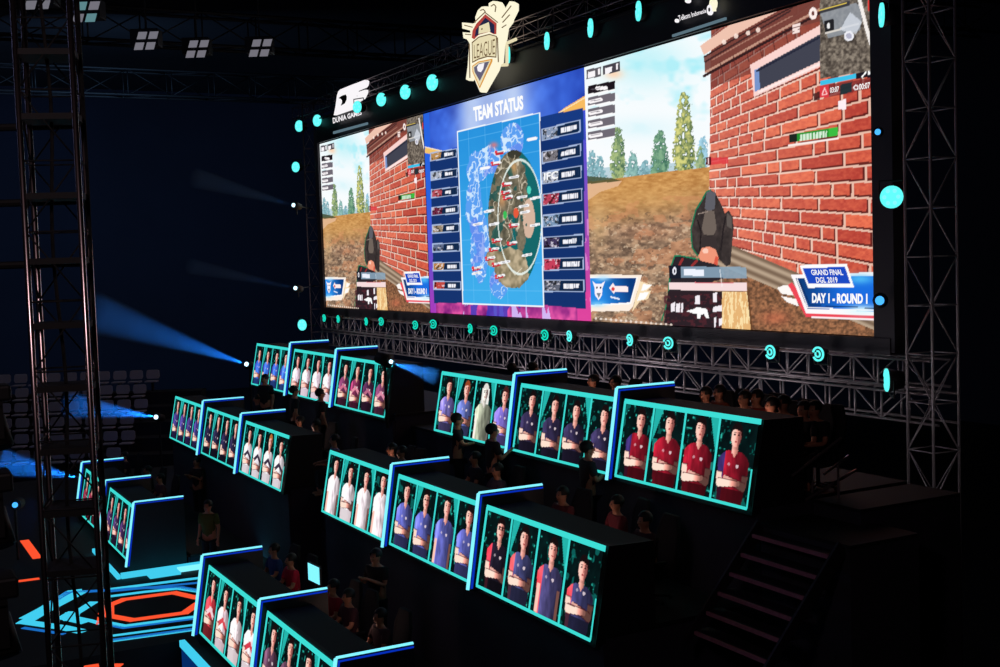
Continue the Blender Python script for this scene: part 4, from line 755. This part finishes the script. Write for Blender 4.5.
# ================================================================== stairs at the right
def stairs(label,x,w,y0,z0,y1,z1,n):
    t=thing('stairs',label,'stairs',(x,y0,z0)); 
    for i in range(n):
        f=(i+.5)/n; y=(y1-y0)*f; z=(z1-z0)*f; MB().box((0,y-.02,z-.03),(w,y+.26,z)).build('tread',K['step'],t); MB().box((.05,y-.035,z-.045),(w-.05,y-.0,z+.004)).build('nosing',K['steppink'],t)
    for xx in (0,w): MB().prism([(xx-.02,-.05,-.1),(xx-.02,-.05,.05),(xx-.02,y1-y0,z1-z0+.05),(xx-.02,y1-y0+.15,z1-z0-.1)],(.04,0,0)).build('stringer',K['step'],t)
    return t
a=onx((757,524),-12.9); b=onx((688,640),-12.9)
stairs('dim steel stairs in the dark at the lower right beside the booths',-12.9,1.55,b.y,b.z,a.y,a.z,6)
m=thing('stair_landing','dark landing platform under the top of the right stairs','platform',(-12.95,a.y+.1,0)); MB().box((0,0,0),(1.7,1.2,a.z-.05)).build('skirt',K['skirt'],m); MB().box((0,0,a.z-.05),(1.7,1.2,a.z)).build('deck_top',K['deck'],m)
t=thing('stair_railing','thin grey handrails slanting up in the dark right of the maroon booth','railing',(0,0,0))
for p,q in (((792,476),(841,438)),((824,474),(848,456)),((806,500),(856,470))): MB().tube(ony(p,11.6),ony(q,12.6),.022,6).build('handrail',K['darktruss'],t)
for p in ((812,461),(838,465)): q=ony(p,12.1); MB().tube(q,(q.x,q.y,R1-.3),.018,6).build('rail_post',K['darktruss'],t)
# ================================================================== arena seats on the left
base=Vector((-46.6,7.6,1.5)); inw=Vector((FW.x,FW.y,0)).normalized()
st=thing('arena_seat','x','seat',(0,0,0))
MB().box((-.24,-.42,.38),(.24,0,.44)).build('seat_pan',K['chair'],st,bevel=.02); MB().prism([(-.23,-.02,.5),(.23,-.02,.5),(.28,.0,.6),(.26,.04,.82),(.2,.05,.86),(-.2,.05,.86),(-.26,.04,.82),(-.28,.0,.6)],(0,.04,0)).build('backrest',K['chair'],st,bevel=.015)
MB().box((-.04,-.15,0),(.04,.0,.4)).build('seat_support',K['fixture'],st)
ang=math.atan2(RT.y,RT.x); frst=True
tr_=thing('seating_tier','dark stepped tier carrying the empty grey seats on the left','seating tier',base,ang)
nr=6; ncol=15
MB_=MB()
for r_ in range(nr): MB().box((-9.6,r_*.92,-1.5),(3.0,(r_+1)*.92,.1+r_*.5)).build('tier_step',K['floor'],tr_)
rowname=['lowest','second','third','fourth','fifth','sixth','seventh','top']
for r_ in range(nr):
    for c_ in range(ncol):
        p=base+RT*(-8.9+c_*.68+(.3 if r_%2 else 0))+inw*(r_*.92+.55); p.z=base.z+.1+r_*.5
        o=st if frst else copy_tree(st); frst=False; o.location=p; o.rotation_euler=(0,0,ang)
        o['label']=f'empty grey arena seat in the {rowname[r_]} row of the tier on the left'; o['group']=f'empty arena seats, {rowname[r_]} row'
# ================================================================== moving heads hung at lower left in the foreground
def moving_head(px,dep,label,s,lens=None):
    c=ray(px)*dep; c.z+=OZ; t=thing('moving_head_lamp',label,'stage light',c)
    f=(RT*.3-FW*.3+Vector((0,0,-.9))).normalized() if lens is None else -ray(px).normalized()
    MB().tube(f*-.16*s,f*.16*s,.11*s,14,.13*s).build('lamp_head',K['fixture'],t,smooth=True); MB().tube(f*.16*s,f*.17*s,.11*s,14).build('lens',K['lensblue'] if lens else K['fabric'],t)
    m=MB(); 
    for sg in(-1,1): m.box((sg*.17*s-.02*s,-.05*s,-.05*s),(sg*.17*s+.02*s,.05*s,.28*s))
    m.box((-.19*s,-.05*s,.26*s),(.19*s,.05*s,.32*s)); m.build('yoke',K['fixture'],t); MB().box((-.18*s,-.14*s,.32*s),(.18*s,.14*s,.48*s)).build('base_box',K['fixture'],t,bevel=.02)
    MB().tube((0,0,.48*s),(0,0,.75*s),.02,8).build('clamp_pole',K['fixture'],t)
moving_head((-4,528),8.2,'black moving head hanging at the left border beside the foreground tower',.8); moving_head((0,636),8.0,'black moving head at the bottom left corner',.85); moving_head((-3,432),8.6,'black moving head at the left border above the other two',.7)
c=ray((15,505))*30; c.z+=OZ; t=thing('spot_lamp','tiny blue-white lamp with a pink rim at the left border','lamp',c); MB().sphere((0,0,0),.07).build('lens',K['lensblue'],t); MB().tube(Vector((FW.x,FW.y,0))*.03,Vector((FW.x,FW.y,0))*.3,.14,10).build('lamp_body',K['fixture'],t); MB().tube((0,0,-.1),(0,0,-c.z+2.0),.03,6).build('pole',K['fixture'],t)
# ================================================================== light
w=bpy.data.worlds.new('hall_air'); sc.world=w; w.use_nodes=True; w.node_tree.nodes['Background'].inputs[0].default_value=(.25,.32,.6,1); w.node_tree.nodes['Background'].inputs[1].default_value=.0
def area(loc,target,size,e,col):
    l=bpy.data.lights.new('added_wash_light','AREA'); l.energy=e; l.color=col; l.size=size; o=bpy.data.objects.new('added_wash_light',l); link(o); o.location=loc; o.rotation_euler=(Vector(target)-Vector(loc)).to_track_quat('-Z','Y').to_euler()  # unseen area light, added to brighten part of the hall
area((-62,10,16),(-88,22,5),6,650,(.28,.55,1)); area((-64,28,16),(-80,49,8),5,200,(.3,.55,1)); area((-66,-2,15),(-89,8,9),5,300,(.35,.5,1))
area((-52,2,16),(-49,9,3.5),3,45,(.9,.85,1))
area((-35,-6,19),(-28,12,3),5,130,(.45,.5,1))
for x,e in ((-20,75),(-26,75),(-32,75),(-39,60),(-46,40)): area((x,15.2,OZ-4.2),(x,18,OZ-2.4),1.6,e*(.3 if x>-23 else .5),(1,.88,.93))  # unseen lights added behind the far row to brighten the truss
area((-14.2,13.6,5),(-15.75,17.3,9.5),1.2,30,(1,.9,.95)); area((-3.5,-1.5,12),(-8.66,1.27,9),1,60,(1,.72,.76))  # unseen lights added for the right and foreground towers
for x,y,z,e in ((-19.0,11.85,R1+1.05,2.5),(-15.6,11.85,R1+1.05,3),(-14.2,11.85,R1+1.05,3),(-15.6,9.5,R2_+.95,2.5),(-18.6,9.5,R2_+.95,2),(-22.6,9.5,R2_+.95,1.5),(-27.8,9.5,R2_+.95,3),(-31.5,9.5,R2_+.95,2),(-18.2,6.95,R3+1.0,2),(-20.6,6.95,R3+1.0,2.5),(-30.5,6.95,R3+1.0,2)):
    l=bpy.data.lights.new('added_face_glow','POINT'); l.energy=e; l.color=(1,.62,.5); l.shadow_soft_size=.12; o=bpy.data.objects.new('added_face_glow',l); link(o); o.location=(x,y,z)  # warm light added at the players' faces, without a modelled source
sc.view_settings.view_transform='Standard'; sc.view_settings.look='None'; sc.view_settings.gamma=1; sc.view_settings.exposure=0; sc.view_settings.use_curve_mapping=False
